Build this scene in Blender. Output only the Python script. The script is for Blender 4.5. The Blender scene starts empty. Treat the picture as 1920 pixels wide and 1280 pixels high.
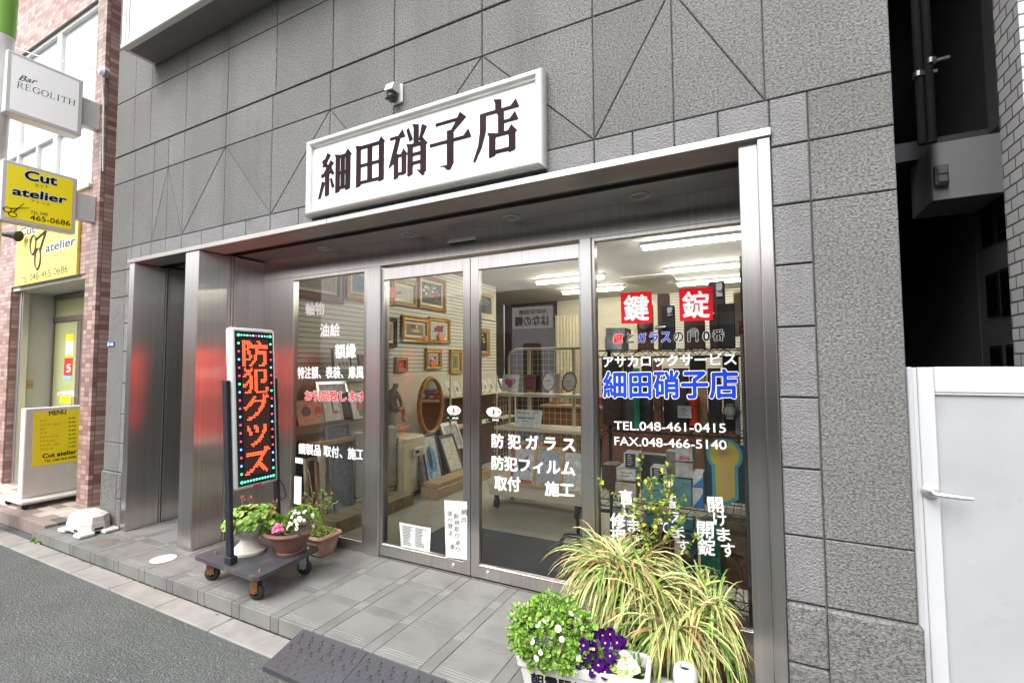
import bpy, bmesh, math, random
from math import radians as RAD, sin, cos, pi
from mathutils import Vector, Matrix
random.seed(7)
S = bpy.context.scene
COL = S.collection
# ------------------------------------------------------------------ camera
YAW, PITCH, ROLL, FPX = RAD(-27.0969), RAD(2.982), RAD(-0.327), 884.49
CAM = Vector((0.0, -2.32, 1.5))
fwd = Vector((sin(YAW) * cos(PITCH), cos(YAW) * cos(PITCH), sin(PITCH)))
rgt = Vector((cos(YAW), -sin(YAW), 0.0))
upv = rgt.cross(fwd)
rgt, upv = rgt * cos(ROLL) + upv * sin(ROLL), upv * cos(ROLL) - rgt * sin(ROLL)
cd = bpy.data.cameras.new('camera'); cam = bpy.data.objects.new('camera', cd); COL.objects.link(cam)
cam.matrix_world = Matrix(((rgt.x, upv.x, -fwd.x, CAM.x), (rgt.y, upv.y, -fwd.y, CAM.y), (rgt.z, upv.z, -fwd.z, CAM.z), (0, 0, 0, 1)))
cd.sensor_width = 36.0; cd.lens = FPX * 36.0 / 1920.0; cd.clip_start = 0.05; cd.clip_end = 500
S.camera = cam
# ------------------------------------------------------------------ light
w = bpy.data.worlds.new('World'); S.world = w; w.use_nodes = True
nt = w.node_tree; bg = nt.nodes['Background']
sky = nt.nodes.new('ShaderNodeTexSky'); sky.sky_type = 'NISHITA'; sky.sun_disc = False
SUN_EL, SUN_AZ = RAD(53), RAD(192)
sky.sun_elevation = SUN_EL; sky.sun_rotation = SUN_AZ; sky.air_density = 1.0; sky.dust_density = 4.0
hs = nt.nodes.new('ShaderNodeHueSaturation'); hs.inputs['Saturation'].default_value = 0.12
nt.links.new(sky.outputs[0], hs.inputs['Color']); nt.links.new(hs.outputs[0], bg.inputs[0])
bg.inputs[1].default_value = 0.12
sl = bpy.data.lights.new('sun', 'SUN'); sl.energy = 1.5; sl.angle = RAD(50); sl.color = (1, .97, .93)
so = bpy.data.objects.new('sun', sl); COL.objects.link(so)
sd = Vector((sin(SUN_AZ) * cos(SUN_EL), cos(SUN_AZ) * cos(SUN_EL), sin(SUN_EL)))
so.rotation_euler = sd.to_track_quat('Z', 'Y').to_euler()
S.view_settings.view_transform = 'Standard'; S.view_settings.look = 'None'
S.view_settings.exposure = 1.52; S.view_settings.gamma = 1.0
S.render.engine = 'CYCLES'
S.cycles.max_bounces = 8; S.cycles.transparent_max_bounces = 16; S.cycles.diffuse_bounces = 4
S.cycles.glossy_bounces = 4; S.cycles.caustics_reflective = False; S.cycles.caustics_refractive = False
S.cycles.sample_clamp_indirect = 4.0
S.cycles.use_denoising = True
# ------------------------------------------------------------------ measuring helper: photo pixel -> point of a real plane
def PX(px, py, axis, val):
    d = fwd + rgt * ((px - 960) / FPX) + upv * (-(py - 640) / FPX)
    t = (val - CAM[axis]) / d[axis]
    return CAM + d * t
def PY(px, py, y): return PX(px, py, 1, y)
def PZ(px, py, z): return PX(px, py, 2, z)
def PXX(px, py, x): return PX(px, py, 0, x)
# ------------------------------------------------------------------ mesh builder
class MB:
    def __init__(s): s.v = []; s.f = []; s.m = []
    def add(s, vs, fs, mi=0, T=None):
        o = len(s.v)
        s.v += [tuple(T @ Vector(p)) for p in vs] if T else [tuple(p) for p in vs]
        s.f += [tuple(o + i for i in f) for f in fs]; s.m += [mi] * len(fs)
        return s
    def addbm(s, bm, mi=0, T=None):
        bm.verts.index_update()
        s.add([v.co[:] for v in bm.verts], [[v.index for v in f.verts] for f in bm.faces], mi, T); bm.free(); return s
    def box(s, x0, x1, y0, y1, z0, z1, mi=0, c=0.0, T=None, seg=1):
        if x1 < x0: x0, x1 = x1, x0
        if y1 < y0: y0, y1 = y1, y0
        if z1 < z0: z0, z1 = z1, z0
        if c <= 0:
            return s.add([(x0, y0, z0), (x1, y0, z0), (x1, y1, z0), (x0, y1, z0), (x0, y0, z1), (x1, y0, z1), (x1, y1, z1), (x0, y1, z1)],
                         [(0, 3, 2, 1), (4, 5, 6, 7), (0, 1, 5, 4), (1, 2, 6, 5), (2, 3, 7, 6), (3, 0, 4, 7)], mi, T)
        bm = bmesh.new(); bmesh.ops.create_cube(bm, size=1)
        for v in bm.verts: v.co = Vector(((x0 + x1) / 2 + v.co.x * (x1 - x0), (y0 + y1) / 2 + v.co.y * (y1 - y0), (z0 + z1) / 2 + v.co.z * (z1 - z0)))
        c = min(c, (x1 - x0) * .45, (y1 - y0) * .45, (z1 - z0) * .45)
        bmesh.ops.bevel(bm, geom=bm.edges[:], offset=c, segments=seg, profile=.5, affect='EDGES')
        return s.addbm(bm, mi, T)
    def quad(s, a, b, c, d, mi=0): return s.add([a, b, c, d], [(0, 1, 2, 3)], mi)
    def tube(s, pts, r, n=8, mi=0, caps=True):
        pts = [Vector(p) for p in pts]; rs = r if isinstance(r, (list, tuple)) else [r] * len(pts)
        vs = []; fs = []; pn = None
        for i, p in enumerate(pts):
            t = (pts[min(i + 1, len(pts) - 1)] - pts[max(i - 1, 0)]).normalized()
            a = Vector((0, 0, 1)) if abs(t.z) < .9 else Vector((1, 0, 0))
            u = (t.cross(a)).normalized() if pn is None else (pn - t * pn.dot(t)).normalized()
            pn = u; w_ = t.cross(u)
            for k in range(n):
                an = 2 * pi * k / n; vs.append(p + (u * cos(an) + w_ * sin(an)) * rs[i])
        for i in range(len(pts) - 1):
            for k in range(n):
                k2 = (k + 1) % n; fs.append((i * n + k, i * n + k2, (i + 1) * n + k2, (i + 1) * n + k))
        if caps: fs += [tuple(range(n - 1, -1, -1)), tuple(range((len(pts) - 1) * n, len(pts) * n))]
        return s.add(vs, fs, mi)
    def cyl(s, p, q, r, n=16, mi=0): return s.tube([p, q], r, n, mi)
    def lathe(s, prof, c=(0, 0, 0), n=32, mi=0, flute=None, T=None):
        vs = []; fs = []
        for i, (r, z) in enumerate(prof):
            for k in range(n):
                an = 2 * pi * k / n; rr = r
                if flute: rr = r * (1 + flute(i, an))
                vs.append((c[0] + rr * cos(an), c[1] + rr * sin(an), c[2] + z))
        for i in range(len(prof) - 1):
            for k in range(n):
                k2 = (k + 1) % n; fs.append((i * n + k, i * n + k2, (i + 1) * n + k2, (i + 1) * n + k))
        return s.add(vs, fs, mi, T)
    def disc(s, c, u, v, r, n=12, mi=0, jag=0.0):
        c = Vector(c); u = Vector(u); v = Vector(v)
        vs = [c + (u * cos(2 * pi * k / n) + v * sin(2 * pi * k / n)) * (r * (1 + random.uniform(-jag, jag))) for k in range(n)]
        return s.add(vs, [tuple(range(n))], mi)
    def prism(s, poly, y0, y1, mi=0, ax='y'):
        """poly of (x,z) pairs extruded along y (ax='y') or (y,z) along x (ax='x') or (x,y) along z."""
        f = {'y': lambda a, b, t: (a, t, b), 'x': lambda a, b, t: (t, a, b), 'z': lambda a, b, t: (a, b, t)}[ax]
        n = len(poly); vs = [f(a, b, y0) for a, b in poly] + [f(a, b, y1) for a, b in poly]
        fs = [tuple(range(n)), tuple(range(2 * n - 1, n - 1, -1))] + [(i, i + n, (i + 1) % n + n, (i + 1) % n) for i in range(n)]
        return s.add(vs, fs, mi)
    def build(s, name, mats, parent=None, smooth=None, label=None, org=None):
        me = bpy.data.meshes.new(name)
        o0 = Vector(org) if org is not None else (Vector(parent['_org']) if parent is not None and '_org' in parent else Vector((0, 0, 0)))
        me.from_pydata([tuple(Vector(p) - o0) for p in s.v], [], s.f)
        for m in (mats if isinstance(mats, (list, tuple)) else [mats]): me.materials.append(m)
        me.polygons.foreach_set('material_index', s.m)
        bm = bmesh.new(); bm.from_mesh(me); 
        if len(bm.faces) < 60000 and not getattr(s, 'raw', False): bmesh.ops.recalc_face_normals(bm, faces=bm.faces)
        bm.to_mesh(me); bm.free()
        if smooth:
            me.shade_smooth(); me.set_sharp_from_angle(angle=RAD(smooth))
        me.update()
        o = bpy.data.objects.new(name, me); COL.objects.link(o)
        o['_org'] = tuple(o0)
        if parent is not None: o.parent = parent
        else: o.location = o0
        if label: o['label'] = label
        return o
def tag(o, label=None, cat=None, group=None, kind=None):
    if label: o['label'] = label
    if cat: o['category'] = cat
    if group: o['group'] = group
    if kind: o['kind'] = kind
    return o
def thing(name, label, cat, loc, group=None):
    o = bpy.data.objects.new(name, None); COL.objects.link(o); o.location = loc; o.empty_display_size = .1
    o['_org'] = tuple(loc); return tag(o, label, cat, group)
def solo(mb, name, mats, label, cat, loc, group=None, smooth=None):
    """a thing that is one mesh, with its origin at loc"""
    return tag(mb.build(name, mats, None, smooth, org=loc), label, cat, group)
def struct(mb, name, mats, smooth=None): return tag(mb.build(name, mats, None, smooth), kind='structure')
def copy_tree(o, parent=None):
    c = o.copy(); COL.objects.link(c); c.parent = parent
    for ch in list(o.children): copy_tree(ch, c)
    return c
# ------------------------------------------------------------------ materials
def mat(name, col, rough=.5, metal=0.0, var=0.0, vscale=3.0, bump=0.0, bscale=100.0, bdist=.003, spec=.5, emit=0.0, aniso=0.0, speck=0.0, sscale=300.0, stretch=None, coat=0.0, sss=0.0, spots=None, streak=None, hcol=None):
    m = bpy.data.materials.new(name); m.use_nodes = True; n = m.node_tree.nodes; l = m.node_tree.links
    b = n['Principled BSDF']; b.inputs['Base Color'].default_value = (*col, 1); b.inputs['Roughness'].default_value = rough
    b.inputs['Metallic'].default_value = metal; b.inputs['Specular IOR Level'].default_value = spec
    if coat: b.inputs['Coat Weight'].default_value = coat; b.inputs['Coat Roughness'].default_value = .1
    if emit: b.inputs['Emission Color'].default_value = (*col, 1); b.inputs['Emission Strength'].default_value = emit
    tc = n.new('ShaderNodeTexCoord'); src = tc.outputs['Object']
    if stretch:
        mp = n.new('ShaderNodeMapping'); mp.inputs['Scale'].default_value = stretch; l.new(src, mp.inputs[0]); src = mp.outputs[0]
    cur = None
    def noise(sc, det=4, rg=.6):
        t = n.new('ShaderNodeTexNoise'); t.inputs['Scale'].default_value = sc; t.inputs['Detail'].default_value = det; t.inputs['Roughness'].default_value = rg
        l.new(src, t.inputs['Vector']); return t
    def mixin(fac, a, bcol, cur):
        mx = n.new('ShaderNodeMix'); mx.data_type = 'RGBA'; l.new(fac, mx.inputs[0])
        if cur is None: mx.inputs[6].default_value = (*a, 1)
        else: l.new(cur, mx.inputs[6])
        mx.inputs[7].default_value = (*bcol, 1); return mx.outputs[2]
    if var:
        t = noise(vscale); r = n.new('ShaderNodeMapRange'); l.new(t.outputs[0], r.inputs[0]); r.inputs[1].default_value = .3; r.inputs[2].default_value = .7
        cur = mixin(r.outputs[0], tuple(c * (1 - var) for c in col), tuple(min(1, c * (1 + var)) for c in col), cur)
    if speck:
        t = noise(sscale, 2, .5); r = n.new('ShaderNodeMapRange'); l.new(t.outputs[0], r.inputs[0]); r.inputs[1].default_value = .62; r.inputs[2].default_value = .70
        cur = mixin(r.outputs[0], col, tuple(min(1, c * (1 + speck)) for c in col), cur)
    if spots:
        scol, ssc, lo, hi = spots
        t = noise(ssc, 5, .65); r = n.new('ShaderNodeMapRange'); l.new(t.outputs[0], r.inputs[0]); r.inputs[1].default_value = lo; r.inputs[2].default_value = hi
        cur = mixin(r.outputs[0], col, scol, cur)
    if streak:
        scol, ssc, lo, hi = streak; mp2 = n.new('ShaderNodeMapping'); mp2.inputs['Scale'].default_value = (1, 1, .09); l.new(tc.outputs['Object'], mp2.inputs[0])
        t = n.new('ShaderNodeTexNoise'); t.inputs['Scale'].default_value = ssc; t.inputs['Detail'].default_value = 5; t.inputs['Roughness'].default_value = .6; l.new(mp2.outputs[0], t.inputs['Vector'])
        r = n.new('ShaderNodeMapRange'); l.new(t.outputs[0], r.inputs[0]); r.inputs[1].default_value = lo; r.inputs[2].default_value = hi; r.inputs[4].default_value = .45
        cur = mixin(r.outputs[0], col, scol, cur)
    if cur is not None: l.new(cur, b.inputs['Base Color'])
    if bump:
        t = noise(bscale, 3, .6); bp = n.new('ShaderNodeBump'); bp.inputs['Strength'].default_value = bump; bp.inputs['Distance'].default_value = bdist
        l.new(t.outputs[0], bp.inputs['Height']); l.new(bp.outputs[0], b.inputs['Normal'])
    if aniso:
        tg = n.new('ShaderNodeTangent'); tg.direction_type = 'RADIAL'; tg.axis = 'Z'
        l.new(tg.outputs[0], b.inputs['Tangent']); b.inputs['Anisotropic'].default_value = aniso; b.inputs['Anisotropic Rotation'].default_value = 0.0
    return m
def glass(name, refl=1.0, tint=(.97, .985, .97)):
    m = bpy.data.materials.new(name); m.use_nodes = True; n = m.node_tree.nodes; l = m.node_tree.links
    n.remove(n['Principled BSDF']); tr = n.new('ShaderNodeBsdfTransparent'); tr.inputs[0].default_value = (*tint, 1)
    gl = n.new('ShaderNodeBsdfGlossy'); gl.inputs['Roughness'].default_value = 0.0
    fr = n.new('ShaderNodeFresnel'); fr.inputs[0].default_value = 1.5
    mu = n.new('ShaderNodeMath'); mu.operation = 'MULTIPLY'; mu.inputs[1].default_value = refl; l.new(fr.outputs[0], mu.inputs[0])
    mx = n.new('ShaderNodeMixShader'); l.new(mu.outputs[0], mx.inputs[0]); l.new(tr.outputs[0], mx.inputs[1]); l.new(gl.outputs[0], mx.inputs[2])
    l.new(mx.outputs[0], n['Material Output'].inputs[0]); return m
def bricks(name, c1, c2, mortar, bw, bh, msize=.004, vec='xz', rough=.4, offset=.5, bump=.3, var=None):
    m = bpy.data.materials.new(name); m.use_nodes = True; n = m.node_tree.nodes; l = m.node_tree.links; b = n['Principled BSDF']
    tc = n.new('ShaderNodeTexCoord'); sp = n.new('ShaderNodeSeparateXYZ'); l.new(tc.outputs['Object'], sp.inputs[0])
    cb = n.new('ShaderNodeCombineXYZ')
    if vec == 'auto':
        ad = n.new('ShaderNodeMath'); ad.operation = 'ADD'; l.new(sp.outputs[0], ad.inputs[0]); l.new(sp.outputs[1], ad.inputs[1]); l.new(ad.outputs[0], cb.inputs[0]); l.new(sp.outputs[2], cb.inputs[1])
    else:
        l.new(sp.outputs['xyz'.index(vec[0])], cb.inputs[0]); l.new(sp.outputs['xyz'.index(vec[1])], cb.inputs[1])
    t = n.new('ShaderNodeTexBrick'); t.inputs['Scale'].default_value = 1; t.inputs['Brick Width'].default_value = bw; t.inputs['Row Height'].default_value = bh
    t.inputs['Mortar Size'].default_value = msize; t.inputs['Mortar Smooth'].default_value = .1; t.offset = offset; t.inputs['Bias'].default_value = 0
    t.inputs['Color1'].default_value = (*c1, 1); t.inputs['Color2'].default_value = (*c2, 1); t.inputs['Mortar'].default_value = (*mortar, 1)
    l.new(cb.outputs[0], t.inputs['Vector']); l.new(t.outputs[0], b.inputs['Base Color']); b.inputs['Roughness'].default_value = rough
    bp = n.new('ShaderNodeBump'); bp.inputs['Strength'].default_value = bump; bp.inputs['Distance'].default_value = .003; bp.invert = True
    l.new(t.outputs['Fac'], bp.inputs['Height']); l.new(bp.outputs[0], b.inputs['Normal']); return m
M = {}
for k_, f_ in (('stone', 1.0), ('stone_pale', 1.07), ('stone_deep', .91)):
    M[k_] = mat(k_, (.195 * f_, .192 * f_, .188 * f_), .75, var=.12, vscale=1.7, bump=.75, bscale=120, bdist=.014, spec=.25, spots=((.066, .065, .063), 95, .42, .66), streak=((.085, .082, .078), 2.2, .50, .72))
STONES = [M['stone'], M['stone_pale'], M['stone_deep']]
M['trim_stone'] = mat('trim_stone', (.19, .189, .191), .6, var=.14, vscale=4, bump=.8, bscale=110, bdist=.012, spec=.3, spots=((.10, .10, .10), 150, .5, .72), streak=((.07, .07, .07), 3, .58, .78))
M['joint'] = mat('joint', (.10, .085, .075), .9, var=.3, vscale=6)
M['steel'] = mat('steel', (.60, .57, .555), .34, 1.0, var=.10, vscale=1.0, aniso=1.0, stretch=(45, 45, .5))
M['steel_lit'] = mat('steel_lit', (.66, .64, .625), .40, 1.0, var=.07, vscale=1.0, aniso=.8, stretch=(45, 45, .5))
M['steel_soffit'] = mat('steel_soffit', (.50, .48, .465), .34, 1.0, var=.08, vscale=2.0, aniso=.6)
M['steel_edge'] = mat('steel_edge', (.47, .45, .43), .42, 1.0, var=.10, vscale=1.5, aniso=.3)
M['steel_dark'] = mat('steel_dark', (.25, .24, .235), .4, 1.0)
M['alu'] = mat('alu', (.72, .72, .72), .4, 1.0, var=.03)
M['black'] = mat('black', (.012, .012, .014), .5)
M['rubber'] = mat('rubber', (.02, .02, .022), .7, bump=.2, bscale=200)
M['white_metal'] = mat('white_metal', (.66, .66, .65), .35, .0, var=.04, vscale=6, spots=((.55, .53, .5), 14, .68, .85))
M['white_plastic'] = mat('white_plastic', (.56, .55, .525), .45, var=.06, vscale=8, spots=((.5, .47, .42), 18, .64, .85), bump=.1, bscale=60)
M['ivory'] = mat('ivory', (.62, .58, .47), .4)
M['white'] = mat('white', (.8, .8, .8), .5)
def vinyl(name, col, tl=.35):
    m = mat(name, col, .5); n = m.node_tree.nodes; l = m.node_tree.links; t = n.new('ShaderNodeBsdfTranslucent'); t.inputs[0].default_value = (*col, 1)
    mx = n.new('ShaderNodeMixShader'); mx.inputs[0].default_value = tl; l.new(n['Principled BSDF'].outputs[0], mx.inputs[1]); l.new(t.outputs[0], mx.inputs[2]); l.new(mx.outputs[0], n['Material Output'].inputs[0]); return m
M['vinyl'] = vinyl('vinyl', (.95, .95, .95), .06)
M['vred'] = mat('vinyl_red', (.72, .01, .02), .75, spec=.15)
M['vblue'] = mat('vinyl_blue', (.01, .05, .5), .75, spec=.15)
M['vblack'] = mat('vinyl_black', (.01, .01, .01), .75, spec=.15)
M['ink'] = mat('ink', (.02, .02, .03), .6)
M['inkgrey'] = mat('ink_grey', (.075, .075, .085), .6)
M['paper'] = mat('paper', (.60, .60, .575), .8, var=.04, vscale=12)
M['yellow'] = mat('yellow_board', (.86, .73, .015), .5, var=.03)
M['yellow_pale'] = mat('yellow_pale', (.82, .68, .16), .6, var=.03)
M['glass'] = glass('window_glass', 1.9)
M['red'] = mat('red_paint', (.6, .03, .03), .5)
M['orange'] = mat('orange_tag', (.9, .22, .08), .7)
M['soil'] = mat('soil', (.06, .045, .03), .95, var=.4, vscale=60, bump=.8, bscale=80, bdist=.01)
M['wood'] = mat('wood', (.42, .28, .15), .5, var=.25, vscale=6, stretch=(6, 1, 6))
M['wood_red'] = mat('wood_red', (.22, .09, .045), .45, var=.3, vscale=8, stretch=(6, 1, 6))
M['wood_dark'] = mat('wood_dark', (.09, .04, .025), .45, var=.3, vscale=8)
M['gold'] = mat('gold_frame', (.46, .27, .08), .4, .35, var=.3, vscale=25, bump=.6, bscale=90, bdist=.006)
M['gold_pale'] = mat('gold_pale', (.55, .42, .24), .45, .2, var=.2, vscale=20)
M['cream'] = mat('cream', (.72, .66, .5), .6)
# ------------------------------------------------------------------ lettering
_tc = {}
def tmesh(s, space_line=1.0, align='LEFT', shear=0.0):
    k = (s, space_line, align, shear)
    if k not in _tc:
        c = bpy.data.curves.new('t', 'FONT'); c.body = s; c.size = 1; c.space_line = space_line; c.align_x = align; c.shear = shear; c.resolution_u = 4
        o = bpy.data.objects.new('t', c); COL.objects.link(o); dg = bpy.context.evaluated_depsgraph_get(); dg.update()
        me = bpy.data.meshes.new_from_object(o.evaluated_get(dg))
        _tc[k] = ([(v.co.x, v.co.y) for v in me.vertices], [tuple(p.vertices) for p in me.polygons])
        bpy.data.objects.remove(o); bpy.data.curves.remove(c); bpy.data.meshes.remove(me)
    return _tc[k]
def letter(mb, s, BL, BR, TL, mi=0, bold=0.0, outline=None, lift=.0, geom=None, shear=0.0, align='LEFT', sl=1.0, nrm=None):
    """lays the text's own bounding box onto the parallelogram BL, BR, TL of a real surface"""
    vs, fs = geom if geom else tmesh(s, sl, align, shear)
    x0 = min(v[0] for v in vs); x1 = max(v[0] for v in vs); y0 = min(v[1] for v in vs); y1 = max(v[1] for v in vs)
    if geom: x0, x1, y0, y1 = 0, 1, 0, 1
    BL, BR, TL = Vector(BL), Vector(BR), Vector(TL); U = BR - BL; V = TL - BL
    nr = U.cross(V).normalized()
    if nr.dot(CAM - BL) < 0: nr = -nr
    ex = U / (x1 - x0); ey = V / (y1 - y0)
    def lay(r, mi, dz, nd):
        k = 0
        for i in range(nd if r > 0 else 1):
            a = 2 * pi * i / max(nd, 1); dx, dy = (r * cos(a), r * sin(a)) if r > 0 else (0, 0)
            mb.add([BL + ex * (v[0] - x0 + dx) + ey * (v[1] - y0 + dy) + nr * (lift + dz + k * 2e-5) for v in vs], fs, mi); k += 1
    if outline:
        lay(outline[0], outline[1], 0, 12); dz = .0008
    else: dz = 0
    lay(bold, mi, dz, 8)
    if bold > 0.03: lay(bold * .5, mi, dz + 2e-4, 6)
def quadmap(P, axis, val): return [PX(p[0], p[1], axis, val) for p in P]
# ================================================================== SETTING: ground
CURB_Y, CURB_H = -0.372, 0.092
mb = MB(); mb.quad((-300, -300, -CURB_H - .012), (300, -300, -CURB_H - .012), (300, 300, -CURB_H - .012), (-300, 300, -CURB_H - .012))
M['asphalt'] = mat('asphalt', (.092, .10, .097), .85, var=.28, vscale=.9, bump=1.0, bscale=80, bdist=.02, speck=1.8, sscale=100, spots=((.042, .046, .046), 90, .5, .72), streak=((.055, .06, .058), .9, .50, .66))
struct(mb, 'road', M['asphalt'])
M['gutter'] = mat('gutter', (.225, .218, .205), .85, var=.18, vscale=5, bump=.6, bscale=160, bdist=.004, spots=((.12, .11, .10), 22, .66, .76))
mb = MB(); x = -9.0
while x < 4:
    mb.box(x, x + .595, -.535, CURB_Y - .004, -CURB_H - .06, -CURB_H + random.uniform(-.001, .001), c=.006); x += .6
struct(mb, 'gutter', M['gutter'])
M['paver'] = mat('paver', (.168, .168, .160), .5, var=.10, vscale=3.2, bump=.25, bscale=220, bdist=.002, speck=.3, sscale=160, spots=((.085, .083, .079), 2.3, .48, .78))
M['paver_dark'] = mat('paver_dark', (.145, .145, .139), .45, var=.25, vscale=2.6, bump=.2, bscale=200, bdist=.002)
M['paver_light'] = mat('paver_light', (.178, .175, .167), .5, var=.15, vscale=9)
M['grout'] = mat('grout', (.10, .094, .086), .9, var=.4, vscale=5)
mb = MB(); G = .0022
xs = []; k = -9
while True:
    a = -2.655 + .375 * k
    if a > 3.2: break
    xs.append((a, a + .075, 1)); xs.append((a + .075, a + .375, 0)); k += 1
ys = [(CURB_Y, -.075, 0), (-.075, .003, 1), (.003, .303, 0), (.303, .378, 1), (.378, .62, 0)]
for (x0, x1, sx) in xs:
    for j, (y0, y1, sy) in enumerate(ys):
        mi = 2 if (sx and sy) else (1 if (sx or sy) else 0)
        zt = random.uniform(-.0008, .0004)
        if j == 0:
            b = [(y0, y0 + .030), (y0 + .030, y0 + .047), (y0 + .047, y0 + .064), (y0 + .064, y1)] if not sx else [(y0, y1)]
            for q, (c0, c1) in enumerate(b):
                mb.box(x0 + G, x1 - G, c0 + (0 if q == 0 else .0012), c1 - (.0012 if q < len(b) - 1 else G), -CURB_H, zt, mi, c=.002)
        else:
            mb.box(x0 + G, x1 - G, y0 + G, y1 - G, -.02, zt, mi, c=.0015)
mb.box(xs[0][0], xs[-1][1], CURB_Y + .004, .75, -.09, -.004, 3)
struct(mb, 'pavement', [M['paver'], M['paver_dark'], M['paver_light'], M['grout']])
# ================================================================== THE GREY STONE BUILDING
bldg = thing('stone_building', 'grey stone-faced building with stainless shopfront under a long canopy', 'building', (-2.6, 0, 0))
WX0, WX1, WTOP = -5.66, 0.525, 8.0
def inset(P, g):
    """inset of a convex (x,z) polygon"""
    n = len(P); A = sum(P[i][0] * P[(i + 1) % n][1] - P[(i + 1) % n][0] * P[i][1] for i in range(n))
    if A < 0: P = P[::-1]
    L = []
    for i in range(n):
        a = Vector(P[i]); b = Vector(P[(i + 1) % n]); d = (b - a).normalized(); nn = Vector((-d.y, d.x)); L.append((a + nn * g, d))
    out = []
    for i in range(n):
        p, d = L[i - 1]; q, e = L[i]; den = d.x * e.y - d.y * e.x
        t = ((q.x - p.x) * e.y - (q.y - p.y) * e.x) / den; out.append((p + d * t)[:])
    return out
def panel(mb, P, g=.0024, y=0.0, mi=None, c=.004):
    mi = random.choice((0, 0, 1, 2)) if mi is None else mi
    A = inset(P, g); B = inset(P, g + c); n = len(A)
    vs = [(a, y + .03, b) for a, b in A] + [(a, y + c, b) for a, b in A] + [(a, y, b) for a, b in B]
    fs = [(i, (i + 1) % n, (i + 1) % n + n, i + n) for i in range(n)] + [(i + n, (i + 1) % n + n, (i + 1) % n + 2 * n, i + 2 * n) for i in range(n)] + [tuple(range(2 * n, 3 * n))]
    mb.add(vs, fs, mi)
def rect(x0, x1, z0, z1): return [(x0, z0), (x1, z0), (x1, z1), (x0, z1)]
mb = MB(); ST = 2.665; TH = 3.325; TK = 3.60
SE = [WX0, -5.27, -4.93, -4.69, -4.44, -3.84, -3.255, -2.63, -2.045, -1.375, -.703, -.308, .078, WX1]
for i in range(len(SE) - 1):
    a, b = SE[i], SE[i + 1]
    panel(mb, rect(a, b, TH, TK), g=.003)
V = {-4.93: 'f', -4.69: 'a', -4.44: 'f', -3.84: 'a', -3.255: 'f', -2.63: 'a', -2.045: 'f', -1.375: 'a', -.703: 'f', -.308: 'a', .078: 'f'}
for i in range(len(SE) - 1):
    a, b = SE[i], SE[i + 1]
    if a in V and b in V:
        if V[a] == 'f':
            panel(mb, [(a, ST), (b, ST), (b, TH)], .0022); panel(mb, [(a, ST), (b, TH), (a, TH)], .0022)
        else:
            panel(mb, [(a, ST), (b, ST), (a, TH)], .0022); panel(mb, [(a, TH), (b, ST), (b, TH)], .0022)
SX0, SX1 = -5.365, .236       # outer edges of the stone trim band
panel(mb, rect(-5.27, -4.93, ST, TH)); panel(mb, rect(WX0, -5.27, ST, TH)); panel(mb, rect(.078, WX1, ST, TH))
U = [WX0, -5.31, -5.015, -4.43, -3.83, -3.22, -2.61, -2.045, -1.375, -.703, -.308, .078, WX1]
zz = [TK, 4.155, 4.72, 5.5, 6.3, 7.1, WTOP]
for i in range(len(U) - 1):
    for j in range(len(zz) - 1): panel(mb, rect(U[i], U[i + 1], zz[j] + (.006 if j == 0 else 0), zz[j + 1]), g=.003)
zs = [.52, .79, 2.187, 2.448, ST]
for j in range(4):
    panel(mb, rect(WX0, SX0, zs[j], zs[j + 1])); panel(mb, rect(SX1, WX1, zs[j], zs[j + 1]))
mb.build('facade_wall', STONES, bldg)
mb = MB()
zt = [.52 + .2755 * k for k in range(1, 8)]
tz = [.52] + [.79, 1.066, 1.361, 1.659, 1.926, 2.187, 2.448, ST]
for j in range(len(tz) - 1):
    panel(mb, rect(.092, SX1, tz[j], tz[j + 1]), g=.0035, y=-.002); panel(mb, rect(SX0, -5.275, tz[j], tz[j + 1]), g=.0035, y=-.002)
fx = [-5.275 + (.092 + 5.275) * k / 18 for k in range(19)]
fx = [-5.275, -5.1, -4.93, -4.69, -4.44, -4.14, -3.84, -3.55, -3.255, -2.94, -2.63, -2.34, -2.045, -1.71, -1.375, -1.03, -.703, -.505, -.308, -.115, .092]
for i in range(len(fx) - 1): panel(mb, rect(fx[i], fx[i + 1], 2.50, ST), g=.003, y=-.002)
mb.m = [0] * len(mb.f); mb.build('stone_trim', M['trim_stone'], bldg)
mb = MB()
for (a, b, u0, u1) in ((WX0, SX0, SX0, -5.275), (SX1, WX1 + .012, .092, SX1)):
    mb.box(a, b, -.016, .03, 0, .515, c=.008); mb.box(u0 + .003, u1 - .003, -.016, .03, .28, .515, c=.008); mb.box(u0 + .003, u1 - .003, -.016, .03, 0, .275, c=.006); mb.build('stone_base', M['stone'], bldg); mb = MB()

mb = MB(); mb.box(WX0 + .003, SX0 + .09, .012, .29, 0, WTOP, 0); mb.box(.09, WX1 - .003, .012, 7.6, 0, WTOP, 0)
mb.box(SX0 + .09, .09, .012, .36, 2.56, WTOP, 0); mb.box(WX0 + .003, .09, .36, 7.6, 3.02, WTOP, 0); mb.box(WX0 + .003, -5.29, .29, 7.6, 0, 3.02, 0)
mb.build('backing_wall', M['joint'], bldg)
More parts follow.
